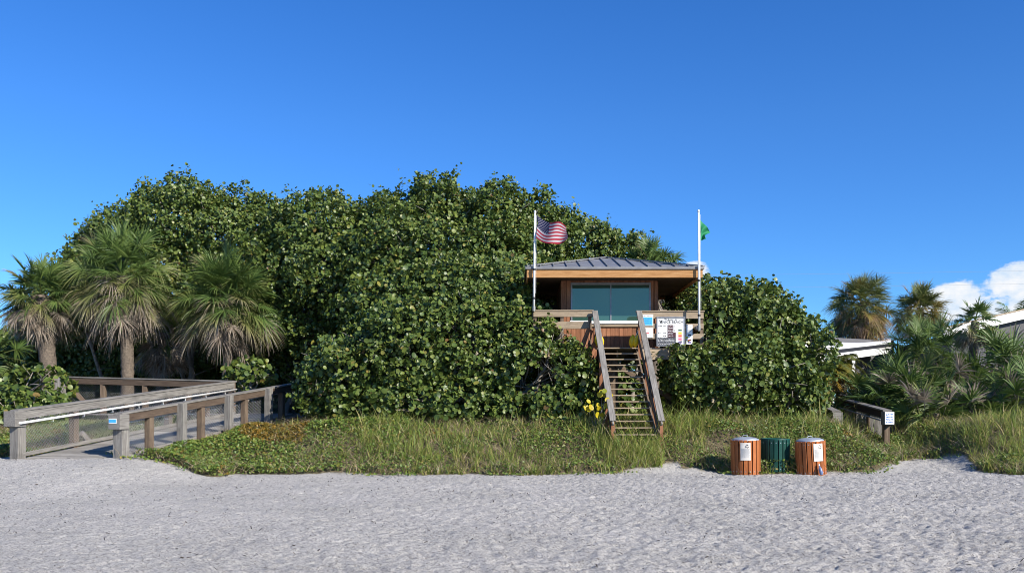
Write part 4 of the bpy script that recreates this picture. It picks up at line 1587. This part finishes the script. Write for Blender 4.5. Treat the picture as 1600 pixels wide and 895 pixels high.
def yellow_sprig():
    p = np.array(gb(935, 24.9))
    root = thing('sea_grape_sapling', p, 'sapling with bright yellow leaves at the foot of the stairs', 'shrub', 'sea grapes around the tower')
    rng = np.random.default_rng(5)
    st = MB()
    tips = [at(948, 615, 24.7), at(941, 612, 24.6), at(925, 636, 24.5), at(938, 643, 24.5), at(917, 634, 24.6), at(951, 620, 24.6), at(944, 630, 24.5)]
    P, N, Sz = [], [], []
    for t in tips:
        st.tube([p + (0, 0, -0.1), p + (t - p) * 0.6 + rng.normal(size=3) * 0.05, t], [0.014, 0.010, 0.006], 5)
        for k in range(3):
            P.append(t + rng.normal(size=3) * 0.07)
            N.append(np.array((0.4, -0.8, 0.35)) + rng.normal(size=3) * 0.4)
            Sz.append(rng.uniform(0.07, 0.10))
    V, Fs = instance(LEAF, frames(np.array(N), rng), np.array(Sz), np.array(P))
    np_mesh('crown', V, [Fs], M['seagrape_yellow'], root, smooth=True)
    st.build('stem', M['bark_grey'], root)


yellow_sprig()


# ------------------------------------------------------------------ palms
class FB:
    """collects frond strips with age and tip attributes"""

    def __init__(s):
        s.V, s.F, s.age, s.tip, s.n = [], [], [], [], 0

    def strips(s, C, Wd, N, age):
        """C (n,m,3) centre lines, Wd (n,m) half widths, N (n,m,3) side vectors"""
        n, m, _ = C.shape
        A = C - N * Wd[..., None]
        B = C + N * Wd[..., None]
        V = np.stack([A, B], 2).reshape(n, m * 2, 3)
        base = s.n + np.arange(n)[:, None, None] * (m * 2)
        k = np.arange(m - 1)[:, None] * 2
        q = (k + np.array([0, 1, 3, 2])[None])[None]
        s.F.append((base + q).reshape(-1, 4))
        s.V.append(V.reshape(-1, 3))
        s.n += n * m * 2
        t = np.repeat(np.linspace(0, 1, m), 2)[None].repeat(n, 0)
        s.tip.append(t.ravel())
        s.age.append(np.broadcast_to(np.asarray(age, float).reshape(-1, 1), (n, m * 2)).ravel())

    def build(s, name, material, parent):
        return np_mesh(name, np.concatenate(s.V), [np.concatenate(s.F)], material, parent,
                       attrs={'age': np.concatenate(s.age), 'tip': np.concatenate(s.tip)})


def unit(v):
    return v / (np.linalg.norm(v) + 1e-9)


def fan_frond(fb, o, d, lp, rb, age, rng, spread=2.0, n=26, droop=0.25, sag=0.25, width=0.026):
    n = int(n * 1.35); width *= 0.74
    """costapalmate fan: petiole of length lp, then n folded segments"""
    o, d = np.array(o, float), unit(np.array(d, float))
    m = 5
    t = np.linspace(0, 1, m)
    C = o + d * (t * lp)[:, None]
    C[:, 2] -= sag * lp * t ** 2
    side = np.cross(d, (0, 0, 1.0))
    side = unit(side) if np.linalg.norm(side) > 0.05 else np.array((1.0, 0, 0))
    roll = rng.normal() * 0.6
    fwd = unit(C[-1] - C[-2])
    nrm = unit(np.cross(side, fwd))
    sd = side * math.cos(roll) + nrm * math.sin(roll)
    nrm = unit(np.cross(sd, fwd))
    fb.strips(C[None], np.full((1, m), 0.016), np.broadcast_to(sd, (1, m, 3)), [min(1, age + 0.1)])
    h = C[-1]
    ang = np.linspace(-spread, spread, n) + rng.normal(size=n) * 0.03
    L_ = rb * (0.62 + 0.38 * np.cos(ang * 0.62)) * (0.92 + 0.16 * rng.random(n))
    m = 6
    t = np.linspace(0.0, 1, m)
    dirs = fwd[None] * np.cos(ang)[:, None] + sd[None] * np.sin(ang)[:, None] + nrm[None] * (0.30 * np.abs(np.sin(ang * 0.8)))[:, None]
    dirs /= np.linalg.norm(dirs, axis=1, keepdims=True)
    start = h[None] - fwd[None] * 0.0 + fwd[None] * (0.22 * rb * np.clip(np.cos(ang), 0, 1))[:, None]
    C = start[:, None, :] + dirs[:, None, :] * (L_[:, None] * t[None])[..., None]
    dr = droop * (0.7 + 0.6 * rng.random(n))
    C[..., 2] -= (dr[:, None] * L_[:, None]) * t[None] ** 3.0
    wob = rng.normal(size=(n, 1, 3)) * 0.05
    C = C + wob * (t[None, :, None] ** 2) * rb
    perp = np.cross(dirs, nrm[None])
    perp /= np.linalg.norm(perp, axis=1, keepdims=True) + 1e-9
    tilt = rng.normal(size=(n, 1)) * 0.5
    perp = perp * np.cos(tilt) + nrm[None] * np.sin(tilt)
    w = np.array([0.55, 1.0, 0.95, 0.72, 0.42, 0.06]) * width
    fb.strips(C, np.broadcast_to(w, (n, m)) * (0.85 + 0.3 * rng.random((n, 1))), np.broadcast_to(perp[:, None, :], (n, m, 3)), np.full(n, age))


def fan_palm(label, heart, base, rad, seed, n_green=44, n_dead=26, trunk_r=0.2, skirt=1.0, name='cabbage_palm', group='cabbage palms', mat_='frond', seg=26, low=-0.5, boots=True):
    rng = np.random.default_rng(seed)
    heart, base = np.array(heart, float), np.array(base, float)
    root = thing(name, base, label, 'palm', group)
    lp, rb = rad * 0.58, max(rad * 0.40, 0.42)
    fb = FB()
    for k in range(n_green):
        f = (k + 0.5) / n_green
        az = k * 2.39996 + rng.normal() * 0.2
        el = math.asin(max(-1, min(1, 1 - f * (1 - low)))) + rng.normal() * 0.1
        d = (math.cos(az) * math.cos(el), math.sin(az) * math.cos(el), math.sin(el))
        age = np.clip(0.06 + 0.52 * f ** 1.5 + rng.normal() * 0.13, 0, 0.9)
        if rng.random() < 0.05: age = 0.5
        fan_frond(fb, heart + np.array((0, 0, 0.12 - 0.35 * f)), d, lp * rng.uniform(0.55, 1.15), rb * rng.uniform(0.85, 1.1), age, rng, n=seg,
                  droop=0.12 + 0.42 * f, sag=0.08 + 0.25 * f, width=0.024)
    fb.build('crown', M[mat_], root)
    if n_dead:
        fb = FB()
        for k in range(n_dead):
            f = (k + 0.5) / n_dead
            az = k * 2.39996 + rng.normal() * 0.3
            el = -1.25 * rng.random() - 0.02
            f = 0.25 * f + 0.75 * rng.random()
            d = (math.cos(az) * math.cos(el), math.sin(az) * math.cos(el), math.sin(el))
            fan_frond(fb, heart + np.array((0, 0, -0.2 - skirt * 0.65 * f)), d, lp * rng.uniform(0.45, 0.95), rb * rng.uniform(0.7, 1.0), np.clip(0.72 + 0.3 * rng.random(), 0, 1), rng,
                      spread=rng.uniform(1.1, 2.0), n=max(12, seg - 8), droop=rng.uniform(0.1, 0.55), sag=0.25, width=0.020)
        fb.build('dead_fronds', M[mat_], root)
    tr = MB()
    N_ = 44
    pts, rr = [], []
    for i in range(N_ + 1):
        t = i / N_
        p = base + (heart - base) * t
        bend = math.sin(math.pi * t) * 0.12
        pts.append(p + np.array((bend, 0, -0.25 * (1 - t))))
        rr.append(trunk_r * (1.25 - 0.35 * t if t < 0.3 else 1.13) * (1 + 0.05 * math.sin(i * 2.7) + 0.045 * (i % 2) + rng.normal() * 0.015))
    tr.tube(pts, rr, 14)
    tr.build('trunk', M['bark_palm'], root, smooth=True)
    if boots:
        bt = MB()
        for k in range(26):
            t = 0.62 + 0.36 * k / 26
            az = k * 2.4
            p = base + (heart - base) * t + np.array((math.sin(math.pi * t) * 0.12, 0, 0))
            o = np.array((math.cos(az), math.sin(az), 0))
            bt.bar(p + o * trunk_r * 0.95, p + o * (trunk_r + 0.13) + np.array((0, 0, 0.24)), 0.09, 0.025, up=o, taper=0.6)
        bt.build('leaf_bases', M['bark_palm'], root)
    return root


fan_palm('leftmost cabbage palm with ragged brown skirt and leaning trunk', at(62, 462, 32.5), gb(78, 32.5), 1.62, 31, n_green=80, n_dead=32, trunk_r=0.25, skirt=0.5)
fan_palm('tallest of the left cabbage palms, middle of the three, with grey hanging fronds', at(190, 432, 33), gb(197, 33), 2.15, 32, n_green=105, n_dead=48, trunk_r=0.20, skirt=1.0)
fan_palm('cabbage palm with wide drooping crown right of the tallest left palm', at(356, 465, 32.5), gb(345, 32.5), 2.1, 33, n_green=112, n_dead=26, trunk_r=0.15, skirt=0.5)
fan_palm('small shaded cabbage palm standing behind and between the left palms', at(255, 520, 35), gb(240, 35), 1.5, 34, n_green=24, n_dead=40, trunk_r=0.15, skirt=0.9)
fan_palm('low palm at the left edge of the photo with yellow green fronds', at(-12, 560, 30), gb(-14, 30), 1.35, 35, n_green=26, n_dead=8, trunk_r=0.15, boots=False)
fan_palm('fan palm peeping over the roof behind the tower', at(1018, 424, 36), gb(1018, 36), 1.55, 36, n_green=44, n_dead=6, trunk_r=0.18)
fan_palm('tall round headed cabbage palm behind the white roof', at(1345, 476, 49), gb(1350, 49), 2.0, 37, n_green=130, n_dead=60, trunk_r=0.22, mat_='frond_far', seg=20, skirt=1.5, low=-0.75)
fan_palm('round cabbage palm behind, right of the taller round headed one', at(1437, 486, 52), gb(1440, 52), 1.8, 38, n_green=110, n_dead=26, trunk_r=0.2, mat_='frond_far', seg=20)
fan_palm('slim small palm with leaning bare trunk in front of the grey house', at(1524, 502, 33), gb(1498, 33), 0.85, 39, n_green=30, n_dead=12, trunk_r=0.12, seg=18, skirt=0.4, boots=False)
fan_palm('bushy cabbage palm right of the small walkway below the round palms', at(1455, 562, 36), gb(1455, 36), 2.1, 40, n_green=80, n_dead=24, trunk_r=0.25, low=-0.8)


def palmetto(label, px, d, h, rad, n, seed, mat_='frond', gold=0.08, deadf=0.12):
    rng = np.random.default_rng(seed)
    base = np.array(gb(px, d))
    root = thing('saw_palmetto', base, label, 'palmetto', 'palmettos at the foot of the right palms')
    fb = FB()
    for k in range(n):
        f = (k + 0.5) / n
        az = k * 2.39996 + rng.normal() * 0.2
        el = 1.35 - 1.25 * f + rng.normal() * 0.12
        o = base + np.array((rng.normal() * rad * 0.22, rng.normal() * rad * 0.2, h * rng.uniform(0.1, 0.9) * (1 - 0.75 * f)))
        d_ = (math.cos(az) * math.cos(el), math.sin(az) * math.cos(el), math.sin(el))
        u = rng.random()
        age = 0.10 + 0.15 * f + rng.normal() * 0.05
        if u < gold: age = 0.42
        elif u < gold + deadf: age = 0.85
        fan_frond(fb, o, d_, rad * rng.uniform(0.45, 0.75), rad * rng.uniform(0.5, 0.68), np.clip(age, 0, 1), rng, n=19, droop=0.15 + 0.25 * f, sag=0.2, width=0.036)
    fb.build('crown', M[mat_], root)
    st = MB()
    for k in range(4):
        a = k * 1.6
        st.tube([base + (0, 0, -0.2), base + (0.15 * math.cos(a), 0.15 * math.sin(a), h * 0.5), base + (0.25 * math.cos(a), 0.25 * math.sin(a), h * 0.9)], [0.09, 0.07, 0.05], 8)
    st.build('stem', M['bark_palm'], root, smooth=True)


palmetto('palmetto with hanging leaves between the white roof and the walkway', 1372, 32.5, 1.3, 1.45, 40, 51)
palmetto('large palmetto with a yellow leaf below the bushy palm', 1425, 31.5, 1.2, 1.6, 40, 52, gold=0.12)
palmetto('palmetto beside the leaning small palm trunk', 1490, 31.0, 0.6, 1.2, 40, 53, deadf=0.2)
palmetto('tall palmetto under the grey house wall near the right edge', 1560, 32.0, 2.3, 1.8, 56, 54)
palmetto('palmetto cut by the right edge of the photo, low by the grass', 1605, 29.5, 1.5, 1.5, 40, 55, gold=0.12)
palmetto('low spreading palmetto with orange dead leaves behind the tall grass', 1525, 29.6, 0.5, 1.2, 32, 56, gold=0.16, deadf=0.22)
palmetto('tangled palmetto in front with yellow drooping fan by the bare stalks', 1455, 29.2, 0.4, 1.15, 30, 57, gold=0.2, deadf=0.2)
palmetto('tall palmetto standing behind the leaning small palm', 1590, 35.5, 2.6, 1.9, 56, 58)
palmetto('dark palmetto filling the shade behind the signed railing', 1385, 36.0, 1.5, 1.8, 44, 59)
palmetto('palmetto standing between the bushy palm and the grey house', 1500, 36.5, 1.2, 1.6, 36, 60)


def feather_frond(fb, o, d, L_, age, rng, droop=0.5, lw=0.28, n=30):
    o, d = np.array(o, float), unit(np.array(d, float))
    t = np.linspace(0, 1, n)
    C = o + d * (t * L_)[:, None]
    C[:, 2] -= droop * L_ * t ** 2
    side = unit(np.cross(d, (0.01, 0, 1.0)))
    fb.strips(C[None], np.full((1, n), 0.02) * (1.1 - t)[None], np.broadcast_to(side, (1, n, 3)), [age])
    tg = np.gradient(C, axis=0); tg /= np.linalg.norm(tg, axis=1, keepdims=True)
    prof = lw * L_ * np.sin(np.pi * (0.12 + 0.86 * t)) ** 0.7
    m = 4
    s = np.linspace(0, 1, m)
    for sg in (-1, 1):
        dv = tg * 0.55 + side[None] * sg * 0.8 + rng.normal(size=(n, 3)) * 0.10
        dv[:, 2] += 0.15
        dv /= np.linalg.norm(dv, axis=1, keepdims=True)
        K = C[:, None, :] + dv[:, None, :] * (prof[:, None] * s[None])[..., None]
        K[..., 2] -= prof[:, None] * 0.35 * s[None] ** 2
        pr = tg
        w = np.array([0.7, 1.0, 0.7, 0.08]) * 0.028
        fb.strips(K, np.broadcast_to(w, (n, m)), np.broadcast_to(pr[:, None, :], (n, m, 3)), np.full(n, age))


def feather_palm(label, heart, base, L_, seed, n=16, mat_='frond', trunk_r=0.14, el0=1.2, el1=-0.2, age0=0.1, age1=0.3, droop=0.5):
    rng = np.random.default_rng(seed)
    heart, base = np.array(heart, float), np.array(base, float)
    root = thing('feather_palm', base, label, 'palm', 'feather palms in the background')
    fb = FB()
    for k in range(n):
        f = (k + 0.5) / n
        az = k * 2.39996 + rng.normal() * 0.15
        el = el0 + (el1 - el0) * f
        d = (math.cos(az) * math.cos(el), math.sin(az) * math.cos(el), math.sin(el))
        feather_frond(fb, heart, d, L_ * rng.uniform(0.85, 1.1), age0 + (age1 - age0) * f + rng.normal() * 0.03, rng, droop=droop)
    fb.build('crown', M[mat_], root)
    tr = MB()
    tr.tube([base + (0, 0, -0.2), base + (heart - base) * 0.5 + (0.05, 0, 0), heart + (0, 0, 0.1)], [trunk_r * 1.2, trunk_r, trunk_r * 0.9], 12)
    tr.build('trunk', M['bark_palm'], root, smooth=True)


feather_palm('dark feather palm above the grey house roof at the right edge', at(1590, 505, 58), gb(1590, 58), 2.6, 61, n=15, el0=1.25, el1=-0.1, droop=0.35)
feather_palm('feather palm in the gap right of the sea grape thicket, tips above it', at(1285, 545, 50), gb(1285, 50), 2.3, 62, n=16, el1=-0.3)
feather_palm('golden feather palm with stout trunk below the left end of the white roof', at(1292, 572, 33.5), gb(1287, 33.5), 1.25, 63, n=20, mat_='frond_gold', el0=1.1, el1=-1.0, age0=0.25, age1=0.5, trunk_r=0.22, droop=0.7)
feather_palm('golden feather palm with dark trunk beside the walkway railing', at(1316, 566, 34.5), gb(1310, 34.5), 1.2, 64, n=20, mat_='frond_gold', el0=1.1, el1=-1.0, age0=0.2, age1=0.45, trunk_r=0.2, droop=0.7)
feather_palm('feather palm whose frond tips show over the thicket right of the tower', at(1125, 505, 44), gb(1125, 44), 2.0, 65, n=14, el1=0.0, droop=0.55)


# ------------------------------------------------------------------ white roof and grey house
def white_roof():
    A, B = at(1262, 549, 36.5), at(1392, 535, 47)
    C, D = at(1250, 519, 41), at(1392, 527.5, 51)
    root = thing('white_pavilion', (A[0] + 2.5, 42, gz(15, 42)), 'low pavilion with white membrane roof behind the sea grape thicket', 'building')
    n = 12
    V = []
    for i in range(n + 1):
        f = i / n
        for j in range(5):
            g = j / 4
            p = (A + (B - A) * f) * (1 - g) + (C + (D - C) * f) * g
            p = p - np.array((0, 0, 0.35 * math.sin(math.pi * f) * g))
            V.append(p)
    V = np.array(V)
    N_ = len(V)
    V = np.concatenate([V, V - (0, 0, 0.06)])
    q = []
    for i in range(n):
        for j in range(4):
            a = i * 5 + j
            q.append((a, a + 5, a + 6, a + 1))
            q.append((a + N_, a + 1 + N_, a + 6 + N_, a + 5 + N_))
    for i in range(n):
        q.append((i * 5, i * 5 + N_, i * 5 + 5 + N_, i * 5 + 5))
        q.append((i * 5 + 4, i * 5 + 9, i * 5 + 9 + N_, i * 5 + 4 + N_))
    np_mesh('roof', V, [np.array(q)], M['canopy'], root, smooth=False)
    g = MB()
    g.bar(A + (0, -0.05, -0.13), B + (0, -0.05, -0.13), 0.14, 0.14)
    g.build('gutter', M['black'], root)
    fa = MB()
    fa.bar(A + (-0.05, -0.12, -0.38), B + (-0.05, -0.12, -0.38), 0.08, 0.34)
    fa.build('fascia', M['white_paint'], root)
    for f in (0.05, 0.5, 0.95):
        for P_, Q_ in ((A, B), (C, D)):
            p = P_ + (Q_ - P_) * f
            m = MB()
            m.box(p[0] - 0.07, p[0] + 0.07, p[1] + 0.1, p[1] + 0.24, gz(p[0], p[1]) - 0.2, p[2] - 0.5, 2)
            m.build('post', M['white_paint'], root)
    b = MB()
    b.bar(C + (0, -0.3, -1.2), D + (0, -0.3, -1.2), 0.1, 2.0)
    b.build('back_wall', M['stucco'], root)


white_roof()


def grey_house():
    L0, R0 = at(1475, 517, 42), at(1680, 470, 44)
    root = thing('house', (R0[0] - 2, 46, gz(22, 46)), 'grey stucco house with white roof edge at the right border', 'house')
    th = 0.42
    r = MB()
    dpt = np.array((1.0, 9.0, 0))
    up = np.array((0, 0, 0.13))
    a, b = L0 + up, R0 + up
    V = [a, b, b + dpt, a + dpt]
    V2 = [p + (0, 0, 0.06) for p in V]
    r.add(V + V2, [(3, 2, 1, 0), (4, 5, 6, 7), (0, 1, 5, 4), (1, 2, 6, 5), (2, 3, 7, 6), (3, 0, 4, 7)])
    r.build('roof', M['pale_wood'], root)
    f = MB()
    f.bar(L0 + (0, 0.06, -0.09), R0 + (0, 0.06, -0.09), 0.06, th)
    f.build('fascia', M['white_paint'], root)
    w = MB()
    zb = gz(22, 44) - 0.2
    y = 42.6
    p0, p1 = L0 + (0.6, 0.5, -0.2), R0 + (-0.3, 0.5, -0.2)
    V = [(p0[0], p0[1], zb), (p1[0], p1[1], zb), tuple(p1), tuple(p0)]
    V += [(p[0] + 0.9, p[1] + 8.2, p[2]) for p in V]
    w.add(V, [(0, 1, 2, 3), (7, 6, 5, 4), (0, 4, 5, 1), (1, 5, 6, 2), (2, 6, 7, 3), (3, 7, 4, 0)])
    w.build('wall', M['stucco'], root)


grey_house()


def white_posts():
    for px, top, lab in ((1293, 592, 'thin white post between the golden palm trunks, carrying a pale plate'), (1301, 598, 'thin white post beside the dark palm trunk, taller neighbour on its left')):
        p = np.array(gb(px, 43))
        t = at(px, top, 43)
        root = thing('white_post', p, lab, 'post', 'white posts behind the golden palms')
        m = MB()
        m.tube([p - (0, 0, 0.2), (p[0], p[1], t[2])], 0.06, 8)
        m.build('shaft', M['white_paint'], root, smooth=True)
        if px == 1293:
            m = MB()
            m.box(p[0] - 0.16, p[0] + 0.16, p[1] - 0.09, p[1] - 0.065, t[2] - 0.6, t[2] - 0.12)
            m.build('plate', M['white_paint'], root)


white_posts()


def power_lines():
    def pole(x, label):
        b = np.array((x, 72.0, gz(x, 72.0)))
        root = thing('utility_pole', b, label, 'utility pole', 'utility poles carrying the cables')
        m = MB(); m.tube([b - (0, 0, 0.5), b + (0, 0, 13.2)], [0.2, 0.13], 10); m.build('shaft', M['brown_wood'], root, smooth=True)
        m = MB(); m.box(x - 0.06, x + 0.06, 70.9, 73.1, b[2] + 12.2, b[2] + 12.36, 1); m.build('crossarm', M['brown_wood'], root)
        return b[2]
    zs = [pole(-62, 'brown utility pole far left beyond the palms'), pole(62, 'brown utility pole far right beyond the house')]
    for dz, y, lab in ((12.40, 71.2, 'upper thin power cable crossing the sky behind the trees'), (11.55, 72.6, 'lower thin power cable crossing the sky behind the trees')):
        pts = []
        for k in range(41):
            f = k / 40
            pts.append((-62 + 124 * f, y, zs[0] + dz - 0.9 * (1 - (2 * f - 1) ** 2)))
        m = MB(); m.tube(pts, 0.007, 5)
        o = m.build('power_cable', M['wireblack'])
        tag(o, lab, 'cable', 'power cables behind the trees')


power_lines()


# ------------------------------------------------------------------ dune grass, creepers, thatch, wrack
def blades(P, H, lean, rng, w0, curl=0.5):
    """curved tapering blades rooted at P with height H"""
    n = len(P)
    m = 4
    t = np.linspace(0, 1, m)
    az = rng.random(n) * 2 * math.pi
    dirv = np.stack([np.cos(az), np.sin(az), np.zeros(n)], -1) * lean[:, None]
    C = P[:, None, :] + np.array((0, 0, 1.0))[None, None] * (H[:, None] * (t - 0.22 * np.minimum(lean, 1.2)[:, None] * t ** 2))[..., None] \
        + dirv[:, None, :] * (H[:, None] * (t ** 1.7) * 1.0)[..., None]
    sa = rng.random(n) * math.pi
    sv = np.stack([np.cos(sa), np.sin(sa), np.zeros(n)], -1)
    w = np.array([0.8, 1.0, 0.7, 0.05])[None] * w0[:, None]
    A = C - sv[:, None] * w[..., None]; B = C + sv[:, None] * w[..., None]
    V = np.stack([A, B], 2).reshape(-1, 3)
    base = (np.arange(n) * m * 2)[:, None, None]
    q = (np.arange(m - 1)[:, None] * 2 + np.array([0, 1, 3, 2])[None])[None]
    return V, (base + q).reshape(-1, 4)


def scatter_xy(n, pxr, dr, rng):
    px = rng.uniform(pxr[0], pxr[1], n)
    d = rng.uniform(dr[0], dr[1], n)
    return (px - CXP) / F * d, d, px


def zone(px, soft=25):
    """1 where low leafy creepers dominate (left), 0 where tall grass does"""
    return 1 - sst(480, 590, px)


def grass():
    rng = np.random.default_rng(77)
    # tufts first, blades in tufts
    N = 7200
    x, y, px = scatter_xy(N, (-120, 1700), (20.5, 30.5), rng)
    v = veg(x, y)
    keep = (v > 0.5) & (rng.random(N) < 0.25 + 0.75 * (1 - zone(px)) + 0.3 * (y > 24)) & (rng.random(N) < np.where(y > 26.5, 0.55, 1.0))
    keep &= (vn(x, y, 0.7, 31) > -0.32)
    # little grass right in front of the bins' notice side
    x, y, px = x[keep], y[keep], px[keep]
    ex, ey, ep = [], [], []
    for cx_, sx_, d0, d1, n_ in ((990, 42, 22.9, 23.85, 130), (1385, 22, 26.2, 27.0, 50), (1300, 22, 26.6, 27.3, 40), (1090, 40, 24.5, 26, 50), (180, 10, 21.1, 22, 10)):
        p_ = rng.uniform(cx_ - sx_, cx_ + sx_, n_); d_ = rng.uniform(d0, d1, n_)
        ex.append((p_ - CXP) / F * d_); ey.append(d_); ep.append(p_)
    x, y, px = np.concatenate([x] + ex), np.concatenate([y] + ey), np.concatenate([px] + ep)
    big = 0.25 + 0.43 * np.clip(vn(x, y, 1.7, 33) + 0.5, 0, 1)
    edge_d = np.interp(px, EDGE[:, 0][np.argsort(EDGE[:, 0])], EDGE[np.argsort(EDGE[:, 0]), 1])
    big *= 0.75 + 0.45 * sst(0, 1.4, y - edge_d)
    big *= np.where(px < 560, 0.62, 1.0)
    big *= np.where((px > 1290) & (px < 1400) & (y < 25), 0.7, 1.0)
    big *= np.where(px > 1400, 1.25, 1.0)
    big *= 1 + 0.35 * np.exp(-((px - 985) / 50) ** 2) * (y < 24.2)
    K = 10
    P = np.repeat(np.stack([x, y, ground(x, y) - 0.02], -1), K, 0)
    off = rng.normal(size=(len(P), 2)) * 0.06
    P[:, :2] += off
    H = np.repeat(big, K) * (0.35 + 0.6 * rng.random(len(P)) + 0.5 * (rng.random(len(P)) < 0.08))
    lean = np.abs(rng.normal(size=len(P))) * 0.6 + 0.1
    V, q = blades(P, H, lean, rng, 0.006 + 0.008 * rng.random(len(P)) ** 2)
    o = np_mesh('dune_grass', V, [q], M['grass'])
    tag(o, 'tall green and straw coloured dune grass along the sand edge', 'grass', kind='stuff')
    # dry thatch lying at the roots
    N = 34000
    x, y, px = scatter_xy(N, (-120, 1700), (20.5, 30), rng)
    k = (veg(x, y) > 0.25) | ((veg(x, y, 0.5) > 0.3) & (rng.random(N) < 0.16))
    x, y = x[k], y[k]
    P = np.stack([x, y, ground(x, y) + 0.01 + 0.12 * rng.random(len(x))], -1)
    V, q = blades(P, 0.15 + 0.25 * rng.random(len(x)), 0.9 + 0.8 * rng.random(len(x)), rng, 0.004 + 0.004 * rng.random(len(x)))
    o = np_mesh('dry_thatch', V, [q], M['dry'])
    tag(o, 'dry straw thatch and dead stems under the dune grass', 'dry grass', kind='stuff')
    # creepers: small leaves on a mounded surface
    N = 240000
    x, y, px = scatter_xy(N, (-100, 1600), (20.6, 28.8), rng)
    v = veg(x, y)
    mound = np.clip(vn(x, y, 1.0, 41) + 0.5, 0, 1)
    z_ = zone(px)
    right = ((px > 1290) & (px < 1405)) | ((px > 1060) & (px < 1130) & (y < 23.3))
    prob = np.where(z_ > 0.5, 0.35 + 0.9 * mound, np.where(right, 0.9 * mound, 0.55 * mound))
    keep = ((v > 0.35) & (rng.random(N) < prob)) | ((veg(x, y, 0.55) > 0.4) & (v <= 0.35) & (rng.random(N) < 0.10 * (mound > 0.45)))
    mound = np.where(v > 0.35, mound, 0.02)
    x, y, px, mound, z_ = x[keep], y[keep], px[keep], mound[keep], z_[keep]
    hm = (0.08 + 0.42 * mound ** 1.3) * np.where(z_ > 0.5, 1.0, 0.75)
    P = np.stack([x, y, ground(x, y) + hm * (1 - 0.65 * rng.random(len(x)) ** 2)], -1)
    gold = (vn(x, y, 0.8, 45) + 0.9 * np.exp(-((px - 425) / 60) ** 2) * (y > 24.0)) > 0.42
    Nn = rng.normal(size=(len(x), 3)) * 0.6 + np.array((0.15, -0.35, 0.8))
    tpl = disc_leaf(6, 0.1, 0.15)
    tpl = (tpl[0] * np.array((0.62, 1.0, 1.0)), tpl[1])
    for sel, nm, mm, lab in ((~gold, 'creeper', 'cover', 'low leafy green creepers covering the dune face'), (gold, 'golden_creeper', 'cover_gold', 'golden brown creepers among the green ones on the dune')):
        V, Fs = instance(tpl, frames(Nn[sel], rng), 0.024 + 0.024 * rng.random(sel.sum()), P[sel])
        o = np_mesh(nm, V, [Fs], M[mm])
        tag(o, lab, 'ground cover', kind='stuff')
    # dark wrack and twigs scattered on the sand
    N = 7000
    x = rng.uniform(-13, 15, N); y = 8.5 + 14 * rng.random(N) ** 0.8
    k = veg(x, y) < 0.2
    x, y = x[k], y[k]
    P = np.stack([x, y, ground(x, y) + 0.015], -1)
    V, Fs = instance((tpl[0] * np.array((0.45, 1.3, 1.0)), tpl[1]), frames(rng.normal(size=(len(x), 3)) * 0.5 + np.array((0, 0, 1.0)), rng), 0.006 + 0.024 * rng.random(len(x)) ** 3, P)
    o = np_mesh('wrack_litter', V, [Fs], M['wrack'])
    tag(o, 'dark flecks of wrack and shell scattered over the sand', 'litter', kind='stuff')


grass()
